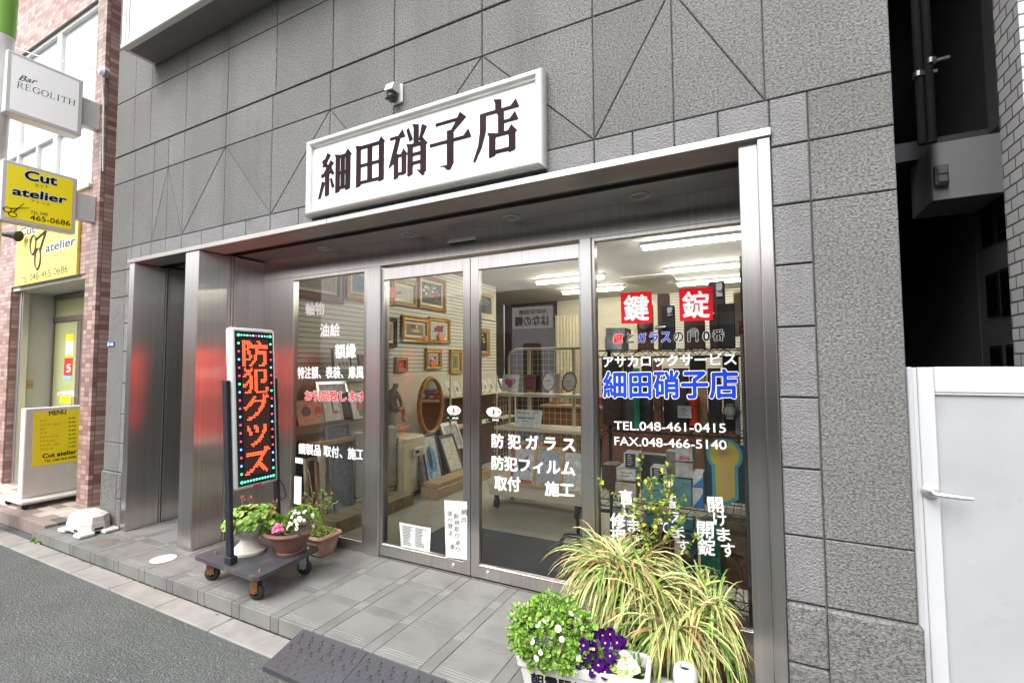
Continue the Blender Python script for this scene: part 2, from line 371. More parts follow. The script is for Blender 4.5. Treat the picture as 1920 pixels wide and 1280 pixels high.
# canopy, soffit, header
mb = MB(); mb.box(-5.285, -2.62, -.028, .02, 2.495, 2.532, c=.003); mb.box(-2.617, .095, -.028, .02, 2.495, 2.532, c=.003)
mb.build('canopy_edge', M['steel_edge'], bldg)
mb = MB(); mb.box(-5.28, -2.62, .022, .20, 2.500, 2.515); mb.box(-2.616, .09, .022, .20, 2.500, 2.515)
mb.box(-5.28, -1.95, .34, .60, 2.515, 2.53); mb.box(-1.946, .09, .34, .60, 2.515, 2.53); mb.box(-5.28, .09, .325, .34, 2.512, 2.56)
mb.build('soffit', M['steel_soffit'], bldg)
mb = MB(); mb.box(-5.28, .09, .2, .325, 2.556, 2.56); mb.box(-5.28, .09, .235, .25, 2.53, 2.556); mb.box(-5.28, .09, .285, .295, 2.53, 2.556)
mb.build('shutter_slot', M['steel_dark'], bldg)
mb = MB(); mb.box(-4.42, .05, .60, .70, 2.325, 2.516, c=.002); mb.build('header_panel', M['steel'], bldg)
mb = MB(); mb.box(-5.28, -4.42, .62, .70, 2.2, 2.9); mb.build('lobby_header', M['steel_dark'], bldg)
mb = MB(); mb.box(-4.42, -3.79, .60, .64, 0, 2.325, c=.002); mb.build('steel_panel', M['steel'], bldg)
# jambs and pillar
mb = MB(); mb.box(-5.275, -5.19, -.012, .255, 0, 2.495, c=.003); mb.box(-5.275, -5.20, .30, .62, 0, 2.5, c=.002); mb.build('entrance_jamb', M['steel'], bldg)
mb = MB()
for y in (.262, .280): mb.box(-5.275, -5.182, y, y + .009, 0, 2.5)
mb.box(-5.27, -5.21, .25, .31, 0, 2.5); mb.build('shutter_guide', M['steel_lit'], bldg)
mb = MB(); mb.box(-4.345, -4.15, -.012, .235, 0, 2.493, c=.003); mb.box(-4.345, -4.165, .33, .6, 0, 2.5); mb.build('pillar', M['steel'], bldg)
mb = MB()
for y in (.245, .27, .295): mb.box(-4.33, -4.142, y, y + .010, 0, 2.5)
mb.box(-4.32, -4.16, .236, .329, 0, 2.5)
mb.build('shutter_guide', M['steel_lit'], bldg)
mb = MB(); mb.box(-.035, .041, .012, .24, 0, 2.497, c=.003); mb.box(.041, .090, -.014, .05, 0, 2.495, c=.003); mb.build('shop_jamb', M['steel'], bldg)
mb = MB(); mb.box(-.02, .08, .26, .30, 0, 2.5); mb.box(-.02, .08, .36, .6, 0, 2.5); mb.build('shutter_guide', M['steel_dark'], bldg)
# lobby behind the left entrance
mb = MB(); M['lobby'] = mat('lobby_wall', (.05, .048, .047), .5)
mb.box(-5.28, -4.45, 2.4, 2.5, 0, 3.0); mb.box(-4.45, -4.40, .70, 2.5, 0, 3.0); mb.box(-5.28, -4.4, .7, 2.5, 2.9, 3.0); mb.build('lobby_wall', M['lobby'], bldg)
# bay window above
bay = thing('bay_window', 'white-framed bay window projecting from the upper wall of the grey building', 'window', (-4.1, -.14, 4.36))
mb = MB(); bx0, bx1, by, bz = -4.985, -1.2, -.272, 4.362
mb.box(bx0, bx1, by, -.002, bz, bz + .045, c=.006); mb.build('sill', M['white_metal'], bay)
mb = MB(); mb.box(bx0 + .05, bx1 - .05, by + .05, -.004, bz - .002, bz + .02); mb.build('underside', mat('bay_underside', (.16, .155, .15), .7, var=.1), bay)
mb = MB(); mb.box(bx0 + .005, bx0 + .06, by + .006, by + .06, bz + .046, 6.2, c=.004); mb.box(bx0 + .07, bx0 + .10, by + .012, by + .055, bz + .046, 6.2, c=.003); mb.box(bx0 + .112, bx0 + .13, by + .02, by + .055, bz + .046, 6.2)
mb.box(bx0 + .01, bx0 + .05, by + .06, -.004, bz + .046, 6.2); mb.box(bx0 + .13, bx1, by + .02, by + .055, bz + .046, bz + .075); mb.box(-3.98, -3.94, by + .02, by + .055, bz + .075, 6.2)
mb.box(bx0, bx1, by, -.004, 6.2, 6.26); mb.build('frame', M['white_metal'], bay)
mb = MB(); mb.box(bx0 + .13, -3.98, by + .03, by + .036, bz + .075, 6.2); mb.box(-3.94, bx1, by + .03, by + .036, bz + .075, 6.2)
mb.build('pane', mat('sky_white_pane', (.8, .8, .8), .12, spec=.8), bay)  # white base colour stands in for the sky mirrored in the panes
# ------------------------------------------------------------------ shopfront glazing
def frame_bars(bars, y0, y1, name, parent, m='steel'):
    mb = MB()
    for (x0, x1, z0, z1) in bars: mb.box(x0, x1, y0, y1, z0, z1, c=.002)
    return mb.build(name, M[m], parent)
swl = bldg
def sub(parent, name, mb, m): return mb.build(name, M[m] if isinstance(m, str) else m, parent)
mb = MB(); mb.box(-2.836, -2.69, .585, .70, 0, 2.325, c=.003); mb.build('mullion', M['steel_lit'], bldg); mb = MB(); mb.box(-.99, -.914, .585, .70, 0, 2.325, c=.003); mb.build('mullion', M['steel_lit'], bldg)
GY = .625
def window(x0, x1, z0, z1, barw, name='shop_window'):
    mb = MB()
    for b in ((x0, x0 + barw, 0, 2.324), (x1 - barw, x1, 0, 2.324), (x0 + barw, x1 - barw, 0, z0), (x0 + barw, x1 - barw, z1, 2.324)): mb.box(b[0], b[1], .60, .66, b[2], b[3], c=.002)
    fr = mb.build('shop_window', M['steel'], bldg)
    mb = MB(); mb.quad((x0 + barw, GY, z0), (x1 - barw, GY, z0), (x1 - barw, GY, z1), (x0 + barw, GY, z1)); p = mb.build('pane', M['glass'], fr)
    return fr
lw = window(-3.789, -2.838, .085, 2.295, .04)
rw = window(-.912, -.022, .06, 2.30, .018)
mb = MB(); mb.box(-.04, -.02, .56, .6, 0, 2.32); sub(rw, 'sealing_strip', mb, 'steel_dark')
def door(x0, x1, y, stl, str_):
    mb = MB()
    for b in ((x0, x0 + stl, .012, 2.30), (x1 - str_, x1, .012, 2.30), (x0 + stl, x1 - str_, .012, .10), (x0 + stl, x1 - str_, 2.205, 2.30)): mb.box(b[0], b[1], y, y + .045, b[2], b[3], c=.002)
    d = mb.build('sliding_door', M['steel'], bldg)
    mb = MB(); g = y + .022; mb.quad((x0 + stl, g, .10), (x1 - str_, g, .10), (x1 - str_, g, 2.205), (x0 + stl, g, 2.205)); mb.build('pane', M['glass'], d)
    return d
DY = .605
ld = door(-2.688, -1.842, DY, .018, .062)
rd = door(-1.836, -.992, DY, .068, .012)
for d, x in ((ld, -1.99), (rd, -1.70)):
    mb = MB(); mb.cyl((x, DY - .004, .055), (x, DY + .002, .055), .018, 14); mb.cyl((x, DY - .008, .055), (x, DY - .004, .055), .010, 10); mb.build('lock', M['steel_lit'], d)
mb = MB(); mb.box(-2.69, -.91, .59, .70, -.012, .006); mb.build('door_track', M['steel_dark'], bldg)
# lettering on the glass
YL = GY - .004; YD = DY + .018
def T(px, y): return [PY(p[0], p[1], y) for p in px]
LM = [M['vinyl'], M['vred'], M['vblue'], M['vblack']]
mb = MB()
for s, q in (('軸物', ((573, 591), (608, 589.5), (573, 568))), ('油絵', ((600.5, 631), (637, 630), (600.5, 607))), ('額縁', ((628.5, 671), (667, 671), (628.5, 645))), ('特注額、表装、扉風', ((558.5, 709.5), (682, 709), (558.5, 688))), ('鏡製品 取付、施工', ((560, 850), (683, 863), (560, 830)))):
    letter(mb, s, *T(q, YL), bold=.024); mb.build('lettering', LM, lw); mb = MB()
letter(mb, 'お引受致します', *T(((572, 750), (685, 753), (572, 732)), YL), mi=1, bold=.03, outline=(.06, 0)); mb.build('lettering', LM, lw); mb = MB()
mb.box(*[PY(554, 862, YL).x, PY(568, 862, YL).x, YL - .001, YL], PY(560, 868, YL).z, PY(560, 858, YL).z); mb.box(PY(553, 862, YL).x, PY(566, 862, YL).x, YL - .001, YL, PY(560, 945, YL).z, PY(560, 893, YL).z)
mb.build('paper_strip', LM, lw)
mb = MB()
for s, q in (('防 犯 ガ ラ ス', ((922.5, 838), (1078, 847), (922.5, 813))), ('防犯フィルム', ((922.5, 879), (1078, 892), (922.5, 854))), ('取付', ((927.5, 918), (975, 921), (927.5, 892))), ('施工', ((1022, 928), (1076, 932), (1022, 902)))):
    letter(mb, s, *T(q, YD), bold=.03); mb.build('lettering', LM, rd); mb = MB()
mb = MB()
def sq(P): mb.add([PY(p[0], p[1], YL) for p in P], [(0, 1, 2, 3)], 1)
sq(((1165, 606.8), (1222.8, 605.7), (1222, 545.8), (1163.7, 549.4))); sq(((1274.9, 602), (1337, 600), (1335.7, 537.3), (1272.9, 541.8)))
def lt(s, BL, BR, TL, **k): letter(mb, s, *T((BL, BR, TL), YL), **k)
lt('鍵', (1171.5, 601), (1216, 599.5), (1170.5, 555), bold=.03, lift=.001); lt('錠', (1281, 596), (1330, 594.5), (1279.5, 548), bold=.024, lift=.001); mb.build('lettering', LM, rw); mb = MB()
for s, a, b, c in (('鍵', 213, 275, 1), ('と', 305, 350, 3), ('ガ', 372, 432, 2), ('ラ', 455, 512, 2), ('ス', 533, 592, 2), ('の', 620, 678, 3), ('1', 713, 722, 3), ('1', 766, 775, 3), ('0', 812, 855, 3), ('番', 876, 950, 3)):
    yb = 794 - (a - 213) * 20 / 737; h = 62 - (a - 213) * 0 + (8 if s == '番' else 0); X0 = 1090 + a * .2814; X1 = 1090 + b * .2814; B = 420 + yb * .2814; Bb = 420 + (yb - (b - a) * .027) * .2814
    lt(s, (X0, B), (X1, Bb), (X0, B - h * .2814), mi=c, bold=.025, outline=(.05, 0))
mb.build('lettering', LM, rw); mb = MB()
lt('アサカロックサービス', (1132, 688.5), (1381, 684), (1131.5, 668), bold=.024); mb.build('lettering', LM, rw); mb = MB()
lt('細田硝子店', (1132, 745.5), (1383, 746), (1131.5, 697.5), mi=2, bold=.03, outline=(.055, 0)); mb.build('lettering', LM, rw); mb = MB()
lt('TEL.048-461-0415', (1152, 805), (1361, 811), (1151.5, 789.5), bold=.008); mb.build('lettering', LM, rw); mb = MB(); lt('FAX.048-466-5140', (1152.5, 834), (1362.5, 842.5), (1152, 818.5), bold=.008)
mb.build('lettering', LM, rw); mb = MB()
def ch(s, cx, cy, sz, sk=0.0):
    h = sz / 2; lt(s, (cx - h + sk, cy + h), (cx + h + sk, cy + h + 1.5), (cx - h - sk, cy - h), bold=.02)
for s, cx, cy, z in (('開', 1341.5, 945, 28), ('け', 1350, 972, 24), ('ま', 1357, 1001, 24), ('す', 1365.5, 1030, 25)): ch(s, cx, cy, z, 1.5)
mb.build('lettering', LM, rw); mb = MB()
for s, cx, cy, z in (('開', 1322.5, 992, 30), ('錠', 1325, 1024, 31), ('修', 1158.5, 975, 28), ('理', 1159, 1006, 28)): ch(s, cx, cy, z)
mb.build('lettering', LM, rw); mb = MB()
for s, cx, cy, z in (('直', 1174, 931, 26), ('し', 1180, 956, 22), ('ま', 1188, 984, 23), ('す', 1195, 1010, 22), ('替', 1257, 939, 25), ('え', 1268, 969, 21), ('ま', 1271, 995, 24), ('す', 1281, 1022, 22), ('て', 1245, 988, 20)): ch(s, cx, cy, z, 1.5)
mb.build('lettering', LM, rw)
# stickers and papers on the doors (part of the door: they slide with it)
def sticker(cx, cy, d):
    mb = MB(); p = PY(cx, cy, YD); r = .045
    mb.add([(p.x + 1.35 * r * cos(2 * pi * k / 28), YD - .001, p.z + .78 * r * sin(2 * pi * k / 28)) for k in range(28)], [tuple(range(28))], 0)
    ring = [(p.x + .52 * r * cos(a), YD - .002, p.z + .68 * r * sin(a)) for a in [2 * pi * k / 20 for k in range(21)]]
    mb.tube(ring, .0016, 5, 1); mb.tube([(p.x - .3 * r, YD - .002, p.z - .4 * r), (p.x, YD - .002, p.z + .5 * r), (p.x + .3 * r, YD - .002, p.z - .4 * r)], .0022, 5, 1); mb.cyl((p.x, YD - .002, p.z - .5 * r), (p.x, YD - .002, p.z + .3 * r), .004, 5, 1)
    for sx, s in ((-1, '注'), (1, '意')):
        c = p.x + sx * r * .93; letter(mb, s, (c - .013, YD - .002, p.z - .014), (c + .013, YD - .002, p.z - .014), (c - .013, YD - .002, p.z + .014), 2)
    mb.box(p.x - 1.45 * r, p.x + 1.45 * r, YD - .0015, YD - .0005, p.z - 1.55 * r, p.z - .95 * r, 1)
    letter(mb, 'JAD', (p.x - .012, YD - .002, p.z - 1.45 * r), (p.x + .04, YD - .002, p.z - 1.45 * r), (p.x - .012, YD - .002, p.z - 1.1 * r), 0, bold=.03)
    mb.add([(p.x - .055, YD - .002, p.z - 1.42 * r), (p.x - .04, YD - .002, p.z - 1.26 * r), (p.x - .055, YD - .002, p.z - 1.1 * r)], [(0, 1, 2)], 3)
    mb.build('warning_sticker', [M['vinyl'], M['vblack'], M['vred'], mat('vgreen', (.1, .6, .1))], d)
sticker(851, 769, ld); sticker(926, 772, rd)
def curl(name, P, m, parent, bow=.012):
    """a sheet of paper that bows off the glass; P = TL, TR, BR, BL world points"""
    mb = MB(); N = 8; vs = []; TLp, TRp, BRp, BLp = [Vector(p) for p in P]
    for j in range(N + 1):
        for i in range(N + 1):
            u, v = i / N, j / N; p = TLp.lerp(TRp, u).lerp(BLp.lerp(BRp, u), v); p.y -= bow * (sin(pi * u) * .6 + (v - .5) ** 2); vs.append(p)
    mb.add(vs, [(j * (N + 1) + i, j * (N + 1) + i + 1, (j + 1) * (N + 1) + i + 1, (j + 1) * (N + 1) + i) for j in range(N) for i in range(N)])
    return mb.build(name, m, parent, smooth=60)
P = T(((749, 978), (808, 989), (806, 1034), (752, 1024)), DY + .012)
curl('notice_paper', P, M['paper'], ld, .008)
mb = MB()
for k in range(13):
    v = .12 + k * .062; a = Vector(P[0]).lerp(P[3], v); b = Vector(P[1]).lerp(P[2], v)
    for c in range(2):
        u0 = .1 + c * .42; u1 = u0 + random.uniform(.2, .36); p = a.lerp(b, u0); q = a.lerp(b, u1)
        for t in (p, q): t.y -= .0085
        mb.quad(p, q, q + Vector((0, 0, .004)), p + Vector((0, 0, .004)))
mb.build('printed_lines', M['inkgrey'], ld)
P = T(((833, 937), (876, 940), (876, 1049), (836, 1044)), DY - .002)
mb = MB(); mb.add([p + Vector((0, -.001, 0)) for p in P] + [Vector(p) for p in P], [(0, 1, 2, 3), (7, 6, 5, 4), (0, 1, 5, 4), (1, 2, 6, 5), (2, 3, 7, 6), (3, 0, 4, 7)])
pap = mb.build('handwritten_paper', M['paper'], ld)
mb = MB(); YP = DY - .0045
for s, x, y, z in (('網', 870, 959, 11), ('戸', 869, 975, 10), ('新', 855, 967, 10), ('規', 856, 979, 9), ('取', 856, 991, 9), ('付', 857, 1003, 9), ('承', 858, 1017, 9), ('り', 858, 1029, 8), ('張', 843, 962, 9), ('り', 844, 974, 7), ('替', 844, 985, 9), ('え', 845, 999, 9), ('幸', 848, 1024, 10)):
    h = z / 2; letter(mb, s, *T(((x - h, y + h), (x + h, y + h + 1), (x - h + .8, y - h)), YP), bold=.0)
mb.build('handwriting', M['ink'], ld)
# downlights in the soffit, door sensor, wall lamp
M['lens'] = mat('downlight_lens', (.42, .41, .39), .25)
ldn = ['second from the left', 'above the closed door', 'right of the door sensor', 'nearest the right jamb']
dl = None
for (px, py, lab) in ((612, 466, 'round soffit downlight at the left end, above the left window'), (768, 440, 'round soffit downlight just left of the door sensor'), (960, 408, 'round soffit downlight just right of the door sensor'), (1203, 372, 'round soffit downlight at the right end, above the lock window')):
    p = PZ(px, py, 2.513); p.y = .50
    if dl is None:
        dl = thing('downlight', lab, 'ceiling light', p, 'downlights in the canopy soffit')
        mb = MB(); mb.lathe([(.062, .004), (.062, -.004), (.056, -.008), (.048, -.006), (.046, .002)], p, 28); mb.build('ring', M['white_metal'], dl, smooth=40)
        mb = MB(); mb.lathe([(.046, 0), (.03, -.003), (.0005, -.004)], p, 24); mb.build('lens', M['lens'], dl, smooth=60)
    else:
        d = copy_tree(dl); d.location = p; d['label'] = lab
p0 = PY(843, 461, .595); p1 = PY(895, 441, .595)
sens = thing('door_sensor', 'flat silver automatic door sensor fixed to the steel header', 'sensor', ((p0.x + p1.x) / 2, .6, p0.z))
mb = MB(); mb.box(p0.x, p1.x, .565, .6, p0.z + .012, p1.z - .008, c=.006, seg=2); mb.build('housing', M['alu'], sens)
mb = MB(); mb.box(p0.x + .012, p1.x - .012, .57, .6, p0.z + .003, p0.z + .0125); mb.build('sensor_window', M['black'], sens)
lampp = PY(746, 180, -.001)
wl = thing('security_sensor', 'small white hooded sensor on the stone wall above the name sign', 'sensor', (lampp.x, 0, lampp.z))
a, b = lampp.x, lampp.z
mb = MB(); mb.box(a - .035, a + .05, -.018, -.001, b - .06, b + .065, c=.006); mb.build('back_plate', M['white_plastic'], wl)
mb = MB(); mb.prism([(-.018, b + .06), (-.075, b + .045), (-.095, b - .005), (-.018, b - .005)], a - .032, a + .032, ax='x'); mb.build('hood', M['white_plastic'], wl)
mb = MB(); mb.lathe([(.03, .0), (.032, -.03), (.02, -.055), (.001, -.06)], (a - .005, -.05, b - .006), 16); mb.cyl((a - .03, -.06, b - .01), (a - .03, -.075, b - .05), .01, 10); mb.build('sensor_lens', M['black'], wl)
# ------------------------------------------------------------------ the shop's name sign (serif strokes drawn by hand)
sgn = thing('shop_sign', 'wide white shop sign with rounded silver frame and five dark kanji', 'sign', (-1.88, 0, 2.83))
sx0, sx1, sz0, sz1 = -2.80, -.96, 2.555, 3.108
M['sign_frame'] = mat('sign_frame', (.66, .65, .63), .33, .55, var=.08, vscale=3, spots=((.4, .38, .34), 9, .64, .85))
mb = MB(); R_ = .028
def bar(p, q):
    p, q = Vector(p), Vector(q); d = (q - p).normalized(); nrm = Vector((0, -1, 0)); side = d.cross(nrm)
    vs = []; n = 10
    for e, t in ((p, 1), (q, -1)):
        for k in range(n + 1):
            a = pi * k / n; off = side * (R_ * cos(a)) + nrm * (R_ * 1.45 * sin(a))
            vs.append(e + off + d * (t * (R_ * cos(a) * (1 if True else 0)) * 0) + d * t * (-R_ * cos(a) * sgnf))
    fs = [(k, k + 1, n + 1 + k + 1, n + 1 + k) for k in range(n)] + [tuple(range(n + 1)), tuple(range(2 * n + 1, n, -1))]
    mb.add(vs, fs)
c = R_; Pc = [(sx0 + c, -.03, sz0 + c), (sx1 - c, -.03, sz0 + c), (sx1 - c, -.03, sz1 - c), (sx0 + c, -.03, sz1 - c)]
for i in range(4):
    p, q = Vector(Pc[i]), Vector(Pc[(i + 1) % 4]); d = (q - p).normalized(); side = d.cross(Vector((0, -1, 0)))
    cen = Vector(((sx0 + sx1) / 2, -.03, (sz0 + sz1) / 2)); sgnf = 1 if side.dot((p + q) / 2 - cen) > 0 else -1
    sgnf = sgnf * 1
    bar(p, q)
mb.box(sx0 + .003, sx1 - .003, -.03, -.001, sz0 + .003, sz0 + .03); mb.box(sx0 + .003, sx1 - .003, -.03, -.001, sz1 - .03, sz1 - .003); mb.box(sx0 + .003, sx0 + .03, -.03, -.001, sz0 + .03, sz1 - .03); mb.box(sx1 - .03, sx1 - .003, -.03, -.001, sz0 + .03, sz1 - .03)
mb.build('frame', M['sign_frame'], sgn, smooth=35)
M['sign_face'] = mat('sign_face', (.84, .835, .82), .4, var=.03, vscale=2, stretch=(6, 1, .6))
mb = MB(); mb.box(sx0 + .05, sx1 - .05, -.034, -.002, sz0 + .05, sz1 - .05); mb.build('face', M['sign_face'], sgn)
def H(x0, x1, y, t=6, tri=True): 
    r = [[(x0, y - t / 2), (x1, y - t / 2), (x1, y + t / 2), (x0, y + t / 2)]]
    if tri: r.append([(x1 - 17, y + t / 2 - .5), (x1 + 2, y - t / 2), (x1 - 5, y + 14)])
    return r
def Vt(x, y0, y1, wd=14, head=True):
    r = [[(x - wd / 2, y0), (x + wd / 2, y0 + 3), (x + wd / 2, y1), (x - wd / 2, y1)]]
    if head: r.append([(x - wd / 2 - 4, y1 + 4), (x - wd / 2, y1 - 4), (x + wd / 2, y1 - 6), (x + wd / 2, y1)])
    return r
def corner(x, y, wd=14): return [[(x - wd / 2 - 4, y - 2), (x + wd / 2 + 5, y - 3), (x - 1, y + 11)]]
G_ = {}
G_['田'] = Vt(12, 0, 90, 15) + Vt(86, 2, 88, 16, False) + corner(86, 88) + Vt(49, 6, 88, 15, False) + H(12, 86, 86, 7, False) + H(12, 86, 46, 6, False) + H(12, 86, 9, 6, False)
G_['細'] = [[(26, 97), (37, 90), (18, 66), (10, 66)], [(8, 78), (16, 84), (30, 66), (24, 61)], [(38, 78), (47, 70), (20, 45), (10, 46)], [(6, 49), (8, 42), (42, 49), (40, 55)], [(34, 60), (38, 64), (49, 46), (42, 43)],
            [(20, 46), (33, 46), (33, 0), (20, -3)], [(10, 34), (19, 30), (6, -4), (-2, -6)], [(36, 34), (41, 36), (50, 16), (42, 13)]] + Vt(60, -1, 84, 13) + Vt(92, 1, 82, 14, False) + corner(92, 82, 13) + Vt(76, 8, 82, 11, False) + H(60, 92, 80, 6, False) + H(60, 92, 43, 5, False) + H(60, 92, 9, 5, False)
G_['硝'] = H(0, 40, 86, 6) + [[(17, 84), (29, 84), (12, 34), (-4, 24)]] + Vt(17, -2, 50, 12) + Vt(39, 4, 48, 12, False) + corner(39, 48, 11) + H(17, 39, 46, 5, False) + H(17, 39, 8, 5, False) \
    + Vt(72, 62, 100, 13) + [[(46, 95), (52, 98), (63, 74), (54, 70)], [(88, 99), (100, 92), (84, 66), (80, 67)]] + Vt(56, -2, 62, 13) + Vt(91, -2, 60, 14, False) + corner(91, 60, 13) + H(56, 91, 60, 6, False) + H(56, 91, 41, 5, False) + H(56, 91, 23, 5, False) + [[(74, 8), (84, 5), (95, -4), (88, -6), (80, 2)]]
G_['子'] = H(14, 72, 88, 6, False) + [[(64, 85), (73, 101), (88, 88), (56, 64), (50, 67)]] + [[(42, 70), (58, 70), (58, 4), (50, -8), (42, -4)], [(24, 3), (43, 2), (50, -8), (42, -7), (35, 0)]] + H(0, 98, 49, 6)
G_['店'] = Vt(52, 80, 101, 14) + H(14, 96, 81, 6) + [[(10, 84), (24, 80), (24, 50), (14, 20), (-2, -6), (-6, -4), (6, 24), (10, 50)]] + Vt(58, 36, 76, 13) + H(58, 94, 58, 5) + Vt(38, -4, 40, 14) + Vt(82, -1, 38, 14, False) + corner(82, 38, 13) + H(38, 82, 36, 6, False) + H(38, 82, 5, 6, False)
mb = MB()
CH = [('細', (598, 366), (657, 355), (599, 291)), ('田', (665, 355), (723, 342), (668, 273)), ('硝', (731, 340), (800, 324), (734, 253)), ('子', (806, 322), (884, 298), (807, 232)), ('店', (892, 297), (976, 276), (891, 212))]
base = PY(597, 366, -.036).z
for i, (chx, BL, BR, TL) in enumerate(CH):
    a = PY(*BL, -.036); b = PY(*BR, -.036); x0, x1 = a.x, b.x; z0, z1 = 2.685, 3.005
    for k, pl in enumerate(G_[chx]):
        poly = [(x0 + (x1 - x0) * p / 100, z0 + (z1 - z0) * (q + 3) / 104) for p, q in pl]
        mb.prism(poly, -.0345, -.0385 - .0002 * k)
M['sign_ink'] = mat('sign_ink', (.022, .010, .016), .7, var=.6, vscale=1.5, spec=.08)
mb.build('lettering', M['sign_ink'], sgn)
# address plate
p0 = PY(199, 650, -.002); p1 = PY(216, 640, -.002)
ap = thing('address_plate', 'small blue address plate reading 5-26 on the left stone jamb', 'plate', (p0.x + .08, 0, p0.z))
mb = MB(); q0, q1 = -5.66 + .005, -5.53; mb.box(q0, q1, -.007, -.001, p0.z, p1.z, c=.002); mb.build('plate', mat('plate_blue', (.02, .08, .36), .4), ap)
mb = MB(); mb.box(q0, q0 + .035, -.0085, -.0065, p0.z + .003, p1.z - .003, 1); letter(mb, '5-26', (q0 + .05, -.009, p0.z + .012), (q1 - .01, -.009, p0.z + .012), (q0 + .05, -.009, p1.z - .012), 0, bold=.03); letter(mb, '本町', (q0 + .004, -.009, p0.z + .01), (q0 + .032, -.009, p0.z + .01), (q0 + .004, -.009, p1.z - .01), 0)
mb.build('lettering', [M['vinyl'], mat('plate_pale', (.12, .35, .65), .4)], ap)

# small wear on the road and kerb
random.seed(77)
mb = MB(); c = PZ(137, 1066, -.1); zr = -CURB_H - .0085
for k in range(9): mb.disc((c.x + random.uniform(-.12, .12), c.y + random.uniform(-.02, .02) + .0, zr + .0001 * k), (1, .25, 0), (-.1, .5, 0), random.uniform(.015, .04), 8, 0, .4)
struct(mb, 'road_paint', mat('worn_paint', (.42, .42, .40), .8, var=.3, vscale=40))
# ================================================================== OBJECTS ON THE PAVEMENT
LED_BITS = [[63584, 64560, 57343, 57343, 61632, 55550, 55550, 52614, 52614, 63878, 49926, 50702, 52284], [17408, 32254, 14726, 31110, 52614, 3462, 7582, 15772, 60800, 52608, 3459, 6531, 30974], [10, 783, 1548, 4092, 7196, 14360, 57400, 16496, 96, 448, 896, 7680, 14336], [0, 0, 8972, 13196, 12684, 6556, 6168, 48, 112, 224, 960, 3840, 1024], [14, 15, 32764, 32760, 48, 96, 224, 448, 992, 1904, 7224, 30748, 57348]]
led = thing('led_sign', 'upright scrolling LED sign with glowing red characters on a black wheeled dolly', 'sign', (-3.19, -.09, 0))
LEAN = .05
def lean(mb): mb.v = [(x, y - LEAN * (z - .18), z) for x, y, z in mb.v]; return mb
lx0, lx1, ly0, ly1, lz0, lz1 = -3.20, -3.125, -.283, .045, .668, 1.775
M['led_case'] = mat('led_case', (.66, .67, .68), .35, .3, var=.05)
mb = MB()
mb.box(lx0, lx1, ly0, ly1, lz0, lz1, c=.022, seg=3); lean(mb).build('case', M['led_case'], led, smooth=40)
mb = MB(); mb.box(lx0 - .0015, lx1 + .0015, ly0 + .022, ly1 - .022, lz0 + .024, lz1 - .024, c=.001); lean(mb).build('panel', mat('led_panel', (.02, .02, .022), .25), led)
mb = MB()
for xf in (lx1 + .0015,):
    mb.box(xf, xf + .004, ly0 + .060, ly1 - .060, lz0 + .075, lz1 - .075)
lean(mb).build('led_board', M['black'], led)
e_red = mat('led_red', (1.0, .06, .02), .4, emit=3.0); e_red2 = mat('led_red_back', (1.0, .06, .03), .4, emit=22.0)
e_dim = mat('led_dim', (.16, .035, .02), .4, emit=.5)
e_g = mat('led_green', (.06, .9, .3), .4, emit=1.8); e_b = mat('led_blue', (.12, .3, 1.0), .4, emit=1.8); e_p = mat('led_pink', (.8, .05, .12), .4, emit=1.2); e_w = mat('led_white', (.7, .8, .9), .4, emit=1.2)
on, off, back = MB(), MB(), MB(); ncol, nrow = 16, 67
fy0, fy1, fz0, fz1 = ly0 + .068, ly1 - .068, lz0 + .085, lz1 - .085
for ci in range(5):
    for r in range(13):
        for c in range(16):
            y = fy0 + (fy1 - fy0) * (c + .5) / 16; rr = ci * 13.4 + r + .6; z = fz1 - (fz1 - fz0) * rr / 67.2; rad = (fy1 - fy0) / 16 * .40
            lit = (LED_BITS[ci][r] >> (15 - c)) & 1
            P = [(lx1 + .0075, y + rad * cos(a), z + rad * sin(a)) for a in [2 * pi * k / 6 for k in range(6)]]
            if not lit: P = [(p[0], y + (p[1] - y) * .55, z + (p[2] - z) * .55) for p in P]
            (on if lit else off).add(P, [tuple(range(6))])
            if lit:
                yb = fy1 - (y - fy0); back.add([(lx0 - .003, yb - rad, z - rad), (lx0 - .003, yb + rad, z - rad), (lx0 - .003, yb + rad, z + rad), (lx0 - .003, yb - rad, z + rad)], [(0, 1, 2, 3)])
lean(on).build('lit_dots', e_red, led); lean(off).build('unlit_dots', e_dim, led); lean(back).build('rear_dots', e_red2, led)
mb = MB()
def bulb(y, z, mi, r=.009): mb.add([(lx1 + .006, y + r * cos(a), z + r * sin(a)) for a in [2 * pi * k / 8 for k in range(8)]], [tuple(range(8))], mi)
ya, yb = ly0 + .045, ly1 - .045; za, zb = lz0 + .052, lz1 - .052
seq = [1, 2, 2, 1, 2, 2, 0, 1, 2, 2, 1, 2, 2, 2, 1, 2]
for k in range(19):
    z = zb - (zb - za) * k / 18
    for y in (ya, yb):
        bulb(y, z, 0 if k in (0, 1, 17, 18) else (seq[k % 16] if y == ya else seq[(k * 5 + 3) % 16]), .0095 if k in (0, 18) else .0075)
for k in range(1, 11):
    y = ya + (yb - ya) * k / 11
    bulb(y, zb, (0, 0, 3, 1, 3, 2, 1, 3, 0, 0)[k - 1], .006); bulb(y, za, 0 if k % 3 else 1, .0075)
lean(mb).build('border_lights', [e_g, e_b, e_p, e_w], led)
mb = MB(); mb.box(lx1 - .001, lx1 + .001, -.15, -.09, lz0 + .004, lz0 + .016); lean(mb).build('maker_label', M['vred'], led)
M['post'] = mat('post_black', (.016, .018, .026), .35, var=.3, vscale=20)
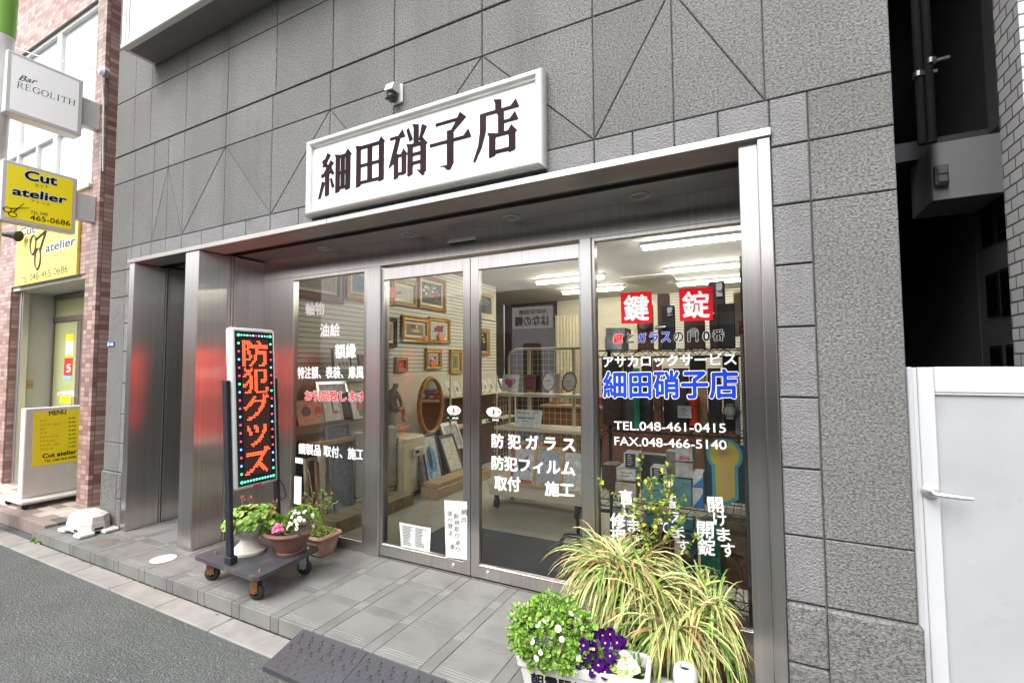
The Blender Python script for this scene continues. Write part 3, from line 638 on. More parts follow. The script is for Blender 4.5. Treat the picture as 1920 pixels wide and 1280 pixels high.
for y0, y1, zt, in ((-.312, -.286, 1.415), (.047, .070, 1.42)):
    mb = MB(); mb.box(-3.195, -3.143, y0, y1, .186, zt, c=.003); mb.box(-3.20, -3.138, y0 - .008, y1 + .02, .186, .235, c=.004)
    mb.tube([(-3.142, (y0 + y1) / 2, zt - .05), (-3.137, (y0 + y1) / 2, zt - .05)], .006, 8); mb.tube([(-3.142, (y0 + y1) / 2, .76), (-3.137, (y0 + y1) / 2, .76)], .006, 8)
    lean(mb).build('post', M['post'], led)
M['dolly'] = mat('dolly_board', (.045, .048, .056), .42, var=.35, vscale=5, spots=((.22, .12, .05), 4.5, .60, .66))
mb = MB(); mb.prism([(-3.545, -.30), (-3.52, -.328), (-2.845, -.362), (-2.815, -.335), (-2.87, .165), (-2.895, .185), (-3.53, .175), (-3.555, .15)], .158, .182, ax='z')
pl = mb.build('platform', M['dolly'], led)
M['rust'] = mat('rusty_steel', (.20, .095, .04), .6, .4, var=.4, vscale=30); M['zinc'] = mat('zinc', (.5, .5, .5), .4, .9, var=.2, vscale=30)
for (cx, cy, a, rm) in ((-3.455, -.245, .6, 'rust'), (-2.91, -.285, .35, 'rust'), (-2.945, .11, .5, 'zinc'), (-3.46, .11, .2, 'rust')):
    Tm = Matrix.Translation((cx, cy, 0)) @ Matrix.Rotation(a, 4, 'Z'); mb = MB()
    mb.box(-.035, .035, -.03, .03, .150, .157, T=Tm); mb.box(-.03, .02, -.027, -.022, .05, .152, T=Tm); mb.box(-.03, .02, .022, .027, .05, .152, T=Tm); mb.box(-.02, .02, -.027, .027, .135, .15, T=Tm)
    mb.tube([Tm @ Vector((0, -.03, .052)), Tm @ Vector((0, .03, .052))], .008, 8)
    mb.tube([Tm @ Vector((.02, .0, .182)), Tm @ Vector((.02, 0, .20))], [.012, .006], 8)
    fk = mb.build('caster', M[rm], led)
    mb = MB(); R = Matrix.Translation((cx, cy, .052)) @ Matrix.Rotation(a, 4, 'Z') @ Matrix.Rotation(pi / 2, 4, 'X')
    mb.lathe([(.02, -.019), (.040, -.017), (.050, -.008), (.052, 0), (.050, .008), (.040, .017), (.02, .019)], (0, 0, 0), 24, T=R); mb.build('wheel', M['rubber'], fk, smooth=40)
mb = MB(); pts = [(-3.16, .03, .74), (-3.13, .09, .62), (-3.2, .16, .52), (-3.32, .2, .47), (-3.45, .3, .46)]
mb.tube(pts, .004, 6); lean(mb).build('power_cable', M['black'], led)
# ------------------------------------------------------------------ plants
def frame_of(d):
    d = Vector(d).normalized(); a = Vector((0, 0, 1)) if abs(d.z) < .95 else Vector((1, 0, 0)); u = d.cross(a).normalized(); return d, u, u.cross(d)
def rdir(up=-.2):
    while True:
        v = Vector((random.gauss(0, 1), random.gauss(0, 1), random.gauss(0, 1))).normalized()
        if v.z > up: return v
def leaf(mb, p, d, l, wd, mi=0, cup=.25, roll=None):
    d, u, n = frame_of(d); a = random.uniform(0, 2 * pi) if roll is None else roll
    s = u * cos(a) + n * sin(a); n = d.cross(s); p = Vector(p)
    mid = p + d * l * .5 - n * cup * wd * .5; tip = p + d * l - n * cup * wd * .8
    mb.add([p, p + d * l * .35 + s * wd / 2, p + d * l * .75 + s * wd * .4, tip, p + d * l * .75 - s * wd * .4, p + d * l * .35 - s * wd / 2, mid], [(0, 1, 2, 6), (6, 2, 3), (6, 3, 4), (0, 6, 4, 5)], mi)
def rleaf(mb, p, n_, r, mi=0, k=8, wav=.15):
    d, u, v = frame_of(n_); p = Vector(p)
    vs = [p - d * r * .15] + [p + (u * cos(2 * pi * i / k) + v * sin(2 * pi * i / k)) * r * (1 + random.uniform(-wav, wav)) + d * r * random.uniform(.0, .25) for i in range(k)]
    mb.add(vs, [(0, 1 + i, 1 + (i + 1) % k) for i in range(k)], mi)
def flower(mb, p, n_, r, mi, mc, k=8):
    d, u, v = frame_of(n_); p = Vector(p)
    for i in range(k):
        a = 2 * pi * i / k + random.uniform(-.1, .1); e = u * cos(a) + v * sin(a); s = u * -sin(a) + v * cos(a)
        mb.add([p, p + e * r * .6 + s * r * .32, p + e * r + d * r * .1, p + e * r * .6 - s * r * .32], [(0, 1, 2, 3)], mi)
    mb.add([p + d * r * .25 + (u * cos(2 * pi * i / 6) + v * sin(2 * pi * i / 6)) * r * .28 for i in range(6)], [tuple(range(6))], mc)
def lf(name, col, **k): M[name] = mat(name, col, .5, var=.35, vscale=18, spec=.35, **k); 
lf('leaf_lime', (.30, .42, .10)); lf('leaf_mid', (.13, .25, .04)); lf('leaf_dark', (.045, .11, .025)); lf('leaf_yel', (.38, .42, .06)); lf('leaf_dry', (.34, .22, .10)); lf('leaf_cream', (.56, .52, .24)); lf('leaf_moss', (.22, .30, .04)); lf('stem', (.14, .10, .05)); lf('leaf_red', (.42, .14, .06)); lf('leaf_bright', (.17, .34, .04))
M['petal_white'] = mat('petal_white', (.85, .85, .82), .6); M['petal_pink'] = mat('petal_pink', (.80, .16, .32), .6, var=.3, vscale=40); M['petal_purple'] = mat('petal_purple', (.032, .002, .085), .8, var=.5, vscale=60, spec=.08); M['petal_yellow'] = mat('petal_yellow', (.85, .6, .03), .6); M['petal_peach'] = mat('petal_peach', (.85, .5, .38), .6)
M['urn'] = mat('urn_stone', (.56, .52, .45), .7, var=.15, vscale=12, bump=.3, bscale=120, spots=((.32, .27, .2), 9, .58, .8))
M['terra'] = mat('terracotta', (.19, .085, .07), .5, var=.12, vscale=8); M['terra_pale'] = mat('terracotta_pale', (.46, .26, .20), .7, var=.15, vscale=9, bump=.2, bscale=90, spots=((.56, .43, .36), 9, .55, .75))
# fluted urn
c = PZ(445, 1043, .182); c.y += .10; c.x -= .02; urn = thing('potted_plant', 'lime green geranium in a pale fluted stone urn on the dolly behind the front post', 'potted plant', c)
mb = MB(); mb.lathe([(.001, 0), (.115, 0), (.118, .018), (.105, .026), (.085, .045), (.06, .075), (.052, .095), (.07, .108), (.108, .135), (.125, .17), (.128, .20), (.148, .205), (.153, .218), (.142, .226), (.125, .222), (.118, .19)], c, 64, flute=lambda i, a: (.035 * abs(sin(a * 12)) if 3 <= i <= 9 else 0))
mb.build('urn', M['urn'], urn, smooth=50)
mb = MB(); mb.lathe([(.12, .205), (.001, .212)], c, 24); mb.build('soil', M['soil'], urn)
mb = MB()
for k in range(300):
    d = rdir(.0); p = Vector(c) + Vector((d.x * .18, d.y * .17, .21 + max(0, d.z) * .115)) * random.uniform(.9, 1.04) + Vector((.04 * random.random(), 0, 0)); p.z = c.z + .20 + (p.z - c.z - .2)
    rleaf(mb, p, (d + Vector((random.uniform(-.5, .5), random.uniform(-.6, .3), random.uniform(0, .9)))).normalized(), random.uniform(.016, .030), random.choice((0, 0, 0, 1, 2)))
for k in range(40):
    d = rdir(.2); p = Vector(c) + Vector((.13 + d.x * .1, d.y * .1, .21 + d.z * .1)); rleaf(mb, p, (d + Vector((0, -.4, .5))).normalized(), random.uniform(.014, .022), random.choice((0, 1, 2)))
mb.build('foliage', [M['leaf_lime'], M['leaf_bright'], M['leaf_mid']], urn)
mb = MB()
for (dx, dy, h) in ((-.06, -.02, .38), (-.03, .02, .36), (.21, .03, .33), (.20, .06, .36), (.22, .0, .30)):
    q = Vector(c) + Vector((dx, dy, h)); mb.tube([Vector(c) + Vector((dx * .6, dy * .6, .21)), q], .002, 5, 1)
    for j in range(9): leaf(mb, q + Vector((random.uniform(-.02, .02), random.uniform(-.02, .02), random.uniform(-.03, .01))), rdir(0), .016, .010, 0)
mb.build('dry_flower_heads', [M['leaf_red'], M['stem']], urn)
# round bowl
c = PZ(523, 1042, .182); c.y += .09; bowl = thing('potted_plant', 'brown round bowl of white daisies and pink flowers on the dolly', 'potted plant', c)
mb = MB(); mb.lathe([(.001, 0), (.088, 0), (.092, .012), (.088, .016), (.115, .06), (.135, .105), (.14, .112), (.142, .135), (.172, .14), (.178, .15), (.174, .162), (.16, .164), (.148, .15), (.14, .13)], c, 48); mb.build('bowl', M['terra'], bowl, smooth=40)
mb = MB(); mb.lathe([(.146, .14), (.001, .15)], c, 24); mb.build('soil', M['soil'], bowl)
mb = MB()
for k in range(900):
    d = rdir(-.05); p = Vector(c) + Vector((-.085 + d.x * .105, -.04 + d.y * .11, .14 + d.z * .10)); leaf(mb, p, (d + Vector((0, 0, .5))), random.uniform(.010, .017), .010, random.choice((0, 1)))
for k in range(700):
    d = rdir(-.1); p = Vector(c) + Vector((.085 + d.x * .12, .03 + d.y * .11, .17 + d.z * .14)) ; leaf(mb, p, (d + Vector((0, 0, .4))), random.uniform(.018, .032), .009, random.choice((0, 1, 2)))
mb.build('foliage', [M['leaf_bright'], M['leaf_mid'], M['leaf_moss']], bowl)
mb = MB()
for k in range(46):
    d = rdir(.0); d = (d + Vector((.1, -.35, .2))).normalized(); p = Vector(c) + Vector((.085 + d.x * .13, .03 + d.y * .12, .175 + d.z * .15)); flower(mb, p, d, random.uniform(.011, .016), 0, 1, 9)
mb.build('daisies', [M['petal_white'], M['petal_yellow']], bowl); mb = MB()
for k in range(18):
    p = Vector(c) + Vector((random.uniform(-.02, .065), random.uniform(-.14, -.10), .175 + random.uniform(0, .05))); flower(mb, p, (random.uniform(-.4, .4), -1, .8), random.uniform(.014, .019), 2, 2, 6)
mb.build('pink_flowers', [M['petal_white'], M['petal_yellow'], M['petal_pink']], bowl)
# pink rectangular planter with a rose
pk = thing('potted_plant', 'thin-stemmed rose in a pale pink rectangular planter against the left window', 'potted plant', (-3.28, .45, 0))
x0, x1, y0, y1, H_ = -3.53, -3.045, .325, .56, .165
def loft(mb, rings, mi=0, cap=True):
    n = len(rings[0]); vs = [p for r in rings for p in r]; fs = [(i * n + k, i * n + (k + 1) % n, (i + 1) * n + (k + 1) % n, (i + 1) * n + k) for i in range(len(rings) - 1) for k in range(n)]
    if cap: fs.append(tuple(range(n - 1, -1, -1)))
    mb.add(vs, fs, mi)
def rrect(x0, x1, y0, y1, z, r, T=None, n=4):
    out = []
    for (cx, cy, a0) in ((x1 - r, y1 - r, 0), (x0 + r, y1 - r, pi / 2), (x0 + r, y0 + r, pi), (x1 - r, y0 + r, 1.5 * pi)):
        for k in range(n + 1): a = a0 + pi / 2 * k / n; p = Vector((cx + r * cos(a), cy + r * sin(a), z)); out.append(T @ p if T else p)
    return out
mb = MB(); s = .035
loft(mb, [rrect(x0 + s, x1 - s, y0 + s, y1 - s, .012, .02), rrect(x0 + .012, x1 - .012, y0 + .012, y1 - .012, H_ - .03, .025), rrect(x0, x1, y0, y1, H_ - .028, .03), rrect(x0 - .006, x1 + .006, y0 - .006, y1 + .006, H_ - .015, .03), rrect(x0, x1, y0, y1, H_, .03), rrect(x0 + .015, x1 - .015, y0 + .015, y1 - .015, H_ - .002, .025), rrect(x0 + .02, x1 - .02, y0 + .02, y1 - .02, H_ - .03, .02)])
for fx_ in (x0 + .07, x1 - .09): mb.box(fx_, fx_ + .05, y0 + .05, y1 - .05, 0, .014)
mb.build('planter', M['terra_pale'], pk, smooth=40)
mb = MB(); mb.quad((x0 + .02, y0 + .02, H_ - .025), (x1 - .02, y0 + .02, H_ - .025), (x1 - .02, y1 - .02, H_ - .02), (x0 + .02, y1 - .02, H_ - .02)); mb.build('soil', M['soil'], pk)
mb = MB()
for k in range(900):
    p = Vector((random.uniform(x0 + .02, x1 - .02), random.uniform(y0 + .02, y1 - .02), H_ - .02 + random.uniform(0, .035))); leaf(mb, p, rdir(.1), random.uniform(.010, .022), .008, random.choice((0, 0, 1)))
for k in range(200):
    d = rdir(-.3); p = Vector((x0 + .10, y0 + .05, H_ + .05)) + Vector((d.x * .1, d.y * .06, d.z * .05)); leaf(mb, p, d, .024, .012, random.choice((0, 1, 2)))
mb.build('ground_moss', [M['leaf_moss'], M['leaf_mid'], M['leaf_yel']], pk)
mb = MB(); lv = MB()
def twig(mb, lv, p, d, l, r, depth, lmi, ll, dens, gnarl=.3):
    pts = [Vector(p)]; d = Vector(d).normalized(); n = 5
    for k in range(n):
        d = (d + Vector((random.gauss(0, gnarl), random.gauss(0, gnarl), random.gauss(0, gnarl) * .6 + .06)) * .4).normalized(); pts.append(pts[-1] + d * l / n)
    mb.tube(pts, [r * (1 - .55 * k / n) for k in range(n + 1)], 5, 0)
    if depth == 0:
        for k in range(dens):
            t = random.uniform(.25, 1) * n; i = min(int(t), n - 1); q = pts[i].lerp(pts[i + 1], t - i); leaf(lv, q, rdir(-.5), random.uniform(.6, 1.1) * ll, ll * .6, random.choice(lmi))
    else:
        for k in range(3): twig(mb, lv, pts[random.randint(2, n)], (d + rdir(-.1) * .9), l * .62, r * .6, depth - 1, lmi, ll, dens, gnarl)
for k in range(9):
    b = Vector((-3.24 + random.uniform(-.06, .07), .43 + random.uniform(-.03, .05), H_ - .02)); twig(mb, lv, b, (random.uniform(-.25, .15), random.uniform(-.1, .1), 1), random.uniform(.2, .3), .0035, 1, (0, 0, 1, 3), .024, 13)
mb.tube([(-3.33, .5, .16), (-3.36, .52, .42), (-3.42, .53, .60), (-3.47, .52, .68)], [.007, .006, .004, .002], 6); mb.tube([(-3.35, .51, .38), (-3.44, .5, .45)], [.005, .002], 5)
mb.build('stems', M['stem'], pk); lv.build('leaves', [M['leaf_mid'], M['leaf_dark'], M['leaf_lime'], M['leaf_red']], pk)
# spider plants
def spider(name_lab, c, ph, pr, n, lmin, lmax, spread, seed, drymix=.06):
    random.seed(seed)
    t = thing('spider_plant', name_lab, 'potted plant', c)
    mb = MB(); mb.lathe([(.001, 0), (pr * .7, 0), (pr * .95, ph - .03), (pr * 1.05, ph - .03), (pr * 1.05, ph), (pr * .95, ph), (pr * .9, ph - .03), (.001, ph - .025)], c, 24); mb.build('pot', M['terra'], t, smooth=40)
    mb = MB(); mb.raw = True
    crowns = [Vector((random.uniform(-1, 1) * pr * spread, random.uniform(-.8, .6) * pr * spread, random.uniform(-.07, .05))) for _ in range(5)]
    for k in range(n):
        az = random.uniform(0, 2 * pi); el = random.uniform(-.1, 1.1); l = random.uniform(lmin, lmax); wd = random.uniform(.009, .017)
        h = Vector((cos(az), sin(az), 0)); v = cos(el); z = sin(el)
        p = Vector(c) + crowns[k % 5] + Vector((cos(az), sin(az), 0)) * random.uniform(0, .05) + Vector((0, 0, ph + random.uniform(-.03, .03)))
        d = (h * v + Vector((0, 0, z))).normalized(); seg = 7; pts = [p]; g = random.uniform(.28, .55)
        for s_ in range(seg):
            d = (d + Vector((0, 0, -g * (.35 + .12 * s_)))).normalized(); q = pts[-1] + d * l / seg
            if q.z < .012: q.z = .012 + random.uniform(0, .01)
            if q.y > .585: q.y = .585 - random.uniform(0, .012)
            pts.append(q)
        if max(q.x for q in pts if q.y > -.035 or q is pts[0]) > -.045 - .02 * random.random() or max(q.x for q in pts) > .05: continue
        dry = random.random() < drymix; tipdry = random.random() < .35
        side = Vector((-h.y, h.x, 0)); side = (side + Vector((0, 0, random.uniform(-.5, .5)))).normalized(); vs = []
        for s_, q in enumerate(pts):
            u = s_ / seg; ww = wd * (.55 + .9 * u if u < .35 else 1.0 * (1 - ((u - .35) / .65) ** 1.6)) ; ww = max(ww, .0012)
            tt = (pts[min(s_ + 1, seg)] - pts[max(s_ - 1, 0)]).normalized(); nn = tt.cross(side).normalized()
            vs += [q - side * ww / 2 + nn * ww * .22, q - side * ww * .19, q + side * ww * .19, q + side * ww / 2 + nn * ww * .22]
        fs = []; ms = []
        for s_ in range(seg):
            o = 4 * s_
            for j in range(3):
                mi = 3 if dry or (tipdry and s_ >= seg - 1) else ((1 if k % 5 else 2) if j == 1 else (0 if k % 4 else 1))
                fs.append((o + j, o + j + 1, o + 4 + j + 1, o + 4 + j)); ms.append(mi)
        base = len(mb.v); mb.v += [tuple(q) for q in vs]; mb.f += [tuple(base + i for i in f) for f in fs]; mb.m += ms
    mb.build('leaves', [M['leaf_cream'], M['leaf_mid'], M['leaf_moss'], M['leaf_dry']], t)
    mb = MB()
    for k in range(140):
        az = random.uniform(0, 2 * pi); r = pr * random.uniform(.9, 1.35); p = Vector(c) + Vector((r * cos(az), r * sin(az), random.uniform(.02, ph * .9))); leaf(mb, p, Vector((cos(az) * .5, sin(az) * .5, -1)), random.uniform(.06, .13), .013, random.choice((0, 0, 1)))
    mb.build('withered_leaves', [M['leaf_dry'], M['stem']], t)
spider('variegated spider plant spilling over its pot in front of the right mullion', (-.63, .33, 0), .34, .14, 820, .26, .46, 1.2, 11, .10)
spider('variegated spider plant trailing onto the paving beside the right jamb', (-.245, .24, 0), .26, .14, 820, .24, .44, 1.4, 12, .10)
random.seed(21)
rose = thing('rose_bush', 'leafy rose with one peach bloom standing behind the spider plants', 'plant', (-.50, .46, 0))
mb = MB(); mb.lathe([(.001, 0), (.08, 0), (.10, .2), (.105, .2), (.09, .2), (.001, .19)], (-.50, .46, 0), 20); mb.build('pot', M['terra'], rose, smooth=40)
mb = MB(); lv = MB()
for k in range(6):
    twig(mb, lv, (-.5 + random.uniform(-.03, .03), .46 + random.uniform(-.02, .02), .18), (random.uniform(-.22, .12), random.uniform(-.12, .05), 1), random.uniform(.42, .55), .0045, 1, (0, 1, 1, 2, 3), .030, 20, .3)
for k in range(75):
    d = rdir(-1); p = Vector((-.50, .40, .70)) + Vector((d.x * .12, d.y * .07, d.z * .16)); leaf(lv, p, rdir(-.6), random.uniform(.018, .032), .02, random.choice((0, 1, 1, 2, 3)))
pk2 = PY(1256, 909, .42); mb.tube([(-.5, .45, .5), (pk2.x - .02, .43, pk2.z - .12), tuple(pk2)], .003, 5)
mb.build('stems', M['stem'], rose); lv.build('leaves', [M['leaf_mid'], M['leaf_yel'], M['leaf_moss'], M['leaf_dark']], rose)
mb = MB()
for k in range(26): rleaf(mb, pk2 + rdir(-.6) * .012, rdir(-.2), .012, 0, 6)
mb.build('bloom', M['petal_peach'], rose)
# white street planter
random.seed(5)
ca = RAD(7.5); TP = Matrix.Translation((-.715, -.245, 0)) @ Matrix.Rotation(ca, 4, 'Z')
wp = thing('flower_planter', 'white plastic planter lettered in black, with green mound, purple pansies and cream cabbage', 'planter', TP.translation)
L2, W2, HP = .292, .105, .215; mb = MB()
loft(mb, [rrect(-L2 + .05, L2 - .05, -W2 + .03, W2 - .03, .01, .02, TP), rrect(-L2 + .018, L2 - .018, -W2 + .012, W2 - .012, HP - .045, .025, TP), rrect(-L2 + .004, L2 - .004, -W2 + .003, W2 - .003, HP - .042, .03, TP), rrect(-L2, L2, -W2, W2, HP - .006, .035, TP), rrect(-L2 + .005, L2 - .005, -W2 + .005, W2 - .005, HP, .032, TP), rrect(-L2 + .022, L2 - .022, -W2 + .022, W2 - .022, HP - .004, .02, TP), rrect(-L2 + .03, L2 - .03, -W2 + .03, W2 - .03, HP - .06, .02, TP)])
mb.build('planter_box', M['white_plastic'], wp, smooth=40)
mb = MB(); mb.add([TP @ Vector(p) for p in ((-L2 + .03, -W2 + .03, HP - .045), (L2 - .03, -W2 + .03, HP - .045), (L2 - .03, W2 - .03, HP - .045), (-L2 + .03, W2 - .03, HP - .045))], [(0, 1, 2, 3)]); mb.build('soil', M['soil'], wp)
mb = MB(); f0 = lambda u, z: TP @ Vector((u, -W2 + .012 + (HP - .045 - z) * (.018 / .16) - .0018, z)); letter(mb, '朝霞駅前商店会', f0(-.215, .085), f0(.215, .085), f0(-.215, .150), bold=.03); mb.build('lettering', M['vblack'], wp)
mb = MB()
lump = [(rdir(-.1), random.uniform(.14, .34)) for _ in range(26)]
for k in range(4600):
    d = rdir(-.35); bulge = 1.0 + max([0] + [w_ * max(0, (d.dot(v_) - .86) / .14) for v_, w_ in lump]) - (.10 if sin(d.x * 9 + 1) * sin(d.y * 8) > .45 else 0)
    q = Vector((d.x * .168, d.y * .135, .02 + d.z * .162)) * bulge * (random.uniform(.78, 1.02) if k % 14 else random.uniform(1.02, 1.16))
    if q.z < -.035 + .03 * sin(q.x * 40): continue
    p = TP @ (Vector((-.135, 0, HP)) + q); dd = (TP.to_3x3() @ d + Vector((random.uniform(-.7, .7), random.uniform(-.7, .7), random.uniform(-.2, .6)))); leaf(mb, p, dd, random.uniform(.010, .023), random.uniform(.008, .016), random.choice((0, 0, 1, 2)))
    if k % 4 == 0: rleaf(mb, p, dd.normalized(), random.uniform(.008, .013), random.choice((0, 0, 2)), 6, .35)
for k in range(160):
    p = TP @ Vector((random.uniform(.0, .26), random.uniform(-.075, .07), HP - .03 + random.uniform(0, .05 + .06 * (random.random() < .5)))); leaf(mb, p, rdir(.0), .028, .014, random.choice((0, 1, 3)))
mb.build('foliage', [M['leaf_bright'], M['leaf_mid'], M['leaf_lime'], M['leaf_dark']], wp)
mb = MB()
for k in range(22):
    d = rdir(.0); d = (d + Vector((.0, -.55, .1))).normalized(); p = TP @ (Vector((-.135, 0, HP)) + Vector((d.x * .19, d.y * .16, .02 + d.z * .185))); flower(mb, p, d, random.uniform(.012, .017), 0, 1, 10)
mb.build('daisies', [M['petal_white'], M['petal_yellow']], wp)
mb = MB()
PANS = [(.055, -.06, .07), (.085, -.085, .02), (.03, -.08, .05), (.105, -.03, .085), (.13, -.065, .055), (.09, -.0, .10), (.12, .02, .10), (.15, .0, .08), (.0, -.09, .02), (.06, -.095, .0), (.11, -.09, .0), (.145, -.04, .035), (.05, -.02, .10), (.165, .04, .06), (.02, -.085, .09)]
for (u, v_, z) in PANS:
    p = TP @ Vector((u, v_, HP + z)); fcd = Vector((random.uniform(-.3, .3), -1, random.uniform(.3, .9))).normalized(); d, uu, vv = frame_of(fcd)
    for a, r, o in ((1.1, .017, 0), (2.05, .017, 0), (0.05, .015, .002), (3.1, .015, .002), (4.71, .018, .004)):
        q = p + (uu * cos(a) + vv * sin(a)) * -.011 * (-1) + d * o; mb.disc(q, uu, vv, r, 9, 0, .12)
    mb.disc(p + d * .006, uu, vv, .004, 6, 1)
mb.build('pansies', [M['petal_purple'], M['petal_yellow']], wp)
mb = MB()
for ring, (r, n) in enumerate(((.008, 5), (.02, 9), (.034, 13), (.046, 16))):
    for k in range(n):
        a = 2 * pi * k / n + ring; p = Vector((.185 + r * cos(a), -.03 + r * sin(a), HP + .055 - ring * .014)); rleaf(mb, TP @ p, Vector((cos(a) * (.2 + .2 * ring), sin(a) * (.2 + .2 * ring), 1)), .017 + .002 * ring, 0 if ring < 3 else random.choice((0, 1)), 9, .25)
M['cabbage'] = mat('cabbage_cream', (.74, .70, .50), .6, var=.15, vscale=50); mb.build('ornamental_cabbage', [M['cabbage'], M['leaf_lime']], wp)
mb = MB(); p = TP @ Vector((-.01, -.02, HP + .155)); flower(mb, p, (0, -1, .8), .016, 0, 1, 6); mb.build('yellow_viola', [M['petal_yellow'], M['petal_purple']], wp)
# white water-filled pole base, bottom right
pb = thing('pole_base', 'white moulded pole base with upright socket beside the lettered planter', 'base', (-.285, -.235, 0))
mb = MB(); c = (-.285, -.235); q = .20
loft(mb, [rrect(c[0] - q, c[0] + q, c[1] - q, c[1] + q, .0, .06), rrect(c[0] - q, c[0] + q, c[1] - q, c[1] + q, .07, .06), rrect(c[0] - q + .02, c[0] + q - .02, c[1] - q + .02, c[1] + q - .02, .10, .06), rrect(c[0] - .09, c[0] + .09, c[1] - .09, c[1] + .09, .145, .06), rrect(c[0] - .05, c[0] + .05, c[1] - .05, c[1] + .05, .15, .045)])
mb.lathe([(.052, .148), (.042, .165), (.037, .18), (.036, .215), (.046, .22), (.048, .232), (.045, .265), (.038, .275), (.022, .276), (.020, .20)], (*c, 0), 28); mb.build('base', M['white_plastic'], pb, smooth=45)
mb = MB(); mb.lathe([(.021, .262), (.001, .26)], (*c, 0), 16); mb.build('socket', M['black'], pb)
# white block base at the far left
wb = thing('weight_block', 'white plastic weighted sign base lying on the paving below the left stone jamb', 'base', (-5.5, -.17, 0))
mb = MB(); x0, x1, y0, y1 = -5.72, -5.34, -.27, -.03
def oct_(x0, x1, y0, y1, z, r): return [(x0 + r, y0, z), (x1 - r, y0, z), (x1, y0 + r, z), (x1, y1 - r, z), (x1 - r, y1, z), (x0 + r, y1, z), (x0, y1 - r, z), (x0, y0 + r, z)]
loft(mb, [oct_(x0, x1, y0, y1, .03, .07), oct_(x0 + .003, x1 - .003, y0 + .003, y1 - .003, .10, .07), oct_(x0 + .006, x1 - .006, y0 + .006, y1 - .006, .104, .07), oct_(x0 + .012, x1 - .012, y0 + .012, y1 - .012, .155, .07), oct_(x0 + .05, x1 - .05, y0 + .04, y1 - .04, .178, .06)])
mb.add(oct_(x0 + .05, x1 - .05, y0 + .04, y1 - .04, .178, .06), [tuple(range(8))])
for (a, b) in ((x0 - .04, y0 - .02), (x1 - .09, y0 - .03), (x0 - .02, y1 - .08), (x1 - .06, y1 - .1)): mb.box(a, a + .12, b, b + .12, .0, .035, c=.01)
mb.build('body', M['white_plastic'], wb)
mb = MB(); mb.box(x1 - .15, x1 - .075, y0 - .0015, y0 + .01, .035, .06, c=.004); mb.box(x1 - .03, x1 + .0015, y0 + .09, y0 + .16, .035, .06, c=.004); mb.build('grip_slot', M['black'], wb)
mb = MB(); mb.disc((-5.55, -.15, .179), (1, 0, 0), (0, 1, 0), .018, 12); mb.build('filler_cap', M['leaf_dry'], wb)
# covers in the paving
def cover(px, py, r, m, lab, ring=None):
    p = PZ(px, py, .0); p.z = 0; o = MB(); o.lathe([(.001, .003), (r * .9, .003), (r, .001)], p, 40)
    if ring: o.lathe([(r * .97, .0035), (r * 1.03, .0045), (r * 1.09, .001)], p, 40, 1); o.lathe([(r * .6, .0032), (r * .63, .0042), (r * .66, .0032)], p, 40, 1)
    return solo(o, 'manhole_cover', [m, M[ring] if ring else m], lab, 'manhole cover', p, 'round covers set in the paving', smooth=30)
cover(205, 1015, .075, mat('iron_cover', (.13, .105, .09), .6, var=.4, vscale=60, bump=.8, bscale=120, bdist=.004), 'dark brown iron cover in the paving near the left jamb')
cover(306, 1047, .088, M['white_metal'], 'plain white oval-looking cover in the paving before the left entrance')
cover(383, 1067, .092, M['paver'], 'tile-filled round cover half under the LED dolly', 'paver_light')
# rubber kerb ramps
M['ramp'] = mat('ramp_rubber', (.042, .042, .05), .6, var=.12, vscale=6, bump=.25, bscale=150, speck=.8, sscale=90)
ya_, yb_ = CURB_Y - .006, -.625
def ramp(x0, x1, lab):
    mb = MB(); za_, zb_ = -.006, -.078
    def P(u, v, h=0): return (x0 + (x1 - x0) * u, ya_ + (yb_ - ya_) * v, za_ + (zb_ - za_) * v + h)
    B = [P(0, 0), P(1, 0), P(1, 1), P(0, 1)]; mb.add(B + [(p[0], p[1], -.104) for p in B], [(0, 1, 2, 3), (3, 2, 6, 7), (0, 3, 7, 4), (1, 5, 6, 2)])
    def rb(u0, u1, v0, v1, h=.006):
        a = [P(u0, v0, h), P(u1, v0, h), P(u1, v1, h), P(u0, v1, h)]; b = [P(u0 - .006, v0 - .008), P(u1 + .006, v0 - .008), P(u1 + .006, v1 + .008), P(u0 - .006, v1 + .008)]
        mb.add(a + b, [(0, 1, 2, 3)] + [(i, (i + 1) % 4, (i + 1) % 4 + 4, i + 4) for i in range(4)])
    for r in range(3):
        for k in range(6):
            u = .06 + k * .16 + (.04 if r % 2 else 0); v = .10 + r * .15; 
            if u > .92: continue
            rb(u, u + .05, v + .075, v + .095); rb(u, u + .014, v, v + .075)
    for r in range(4):
        for k in range(7):
            u0 = .03 + k * .138 + (.03 if r % 2 else 0); v = .56 + r * .105
            if u0 + .10 > .98: continue
            rb(u0, u0 + .105, v, v + .055, .0035)
    return solo(mb, 'kerb_ramp', M['ramp'], lab, 'kerb ramp', ((x0 + x1) / 2, (ya_ + yb_) / 2, -.1), 'rubber ramps laid along the kerb')
ramp(-2.36, -1.862, 'dark grey rubber kerb ramp in the gutter, the left one with its free left end')
ramp(-1.858, -1.36, 'dark grey rubber kerb ramp cut off by the foot of the photo')

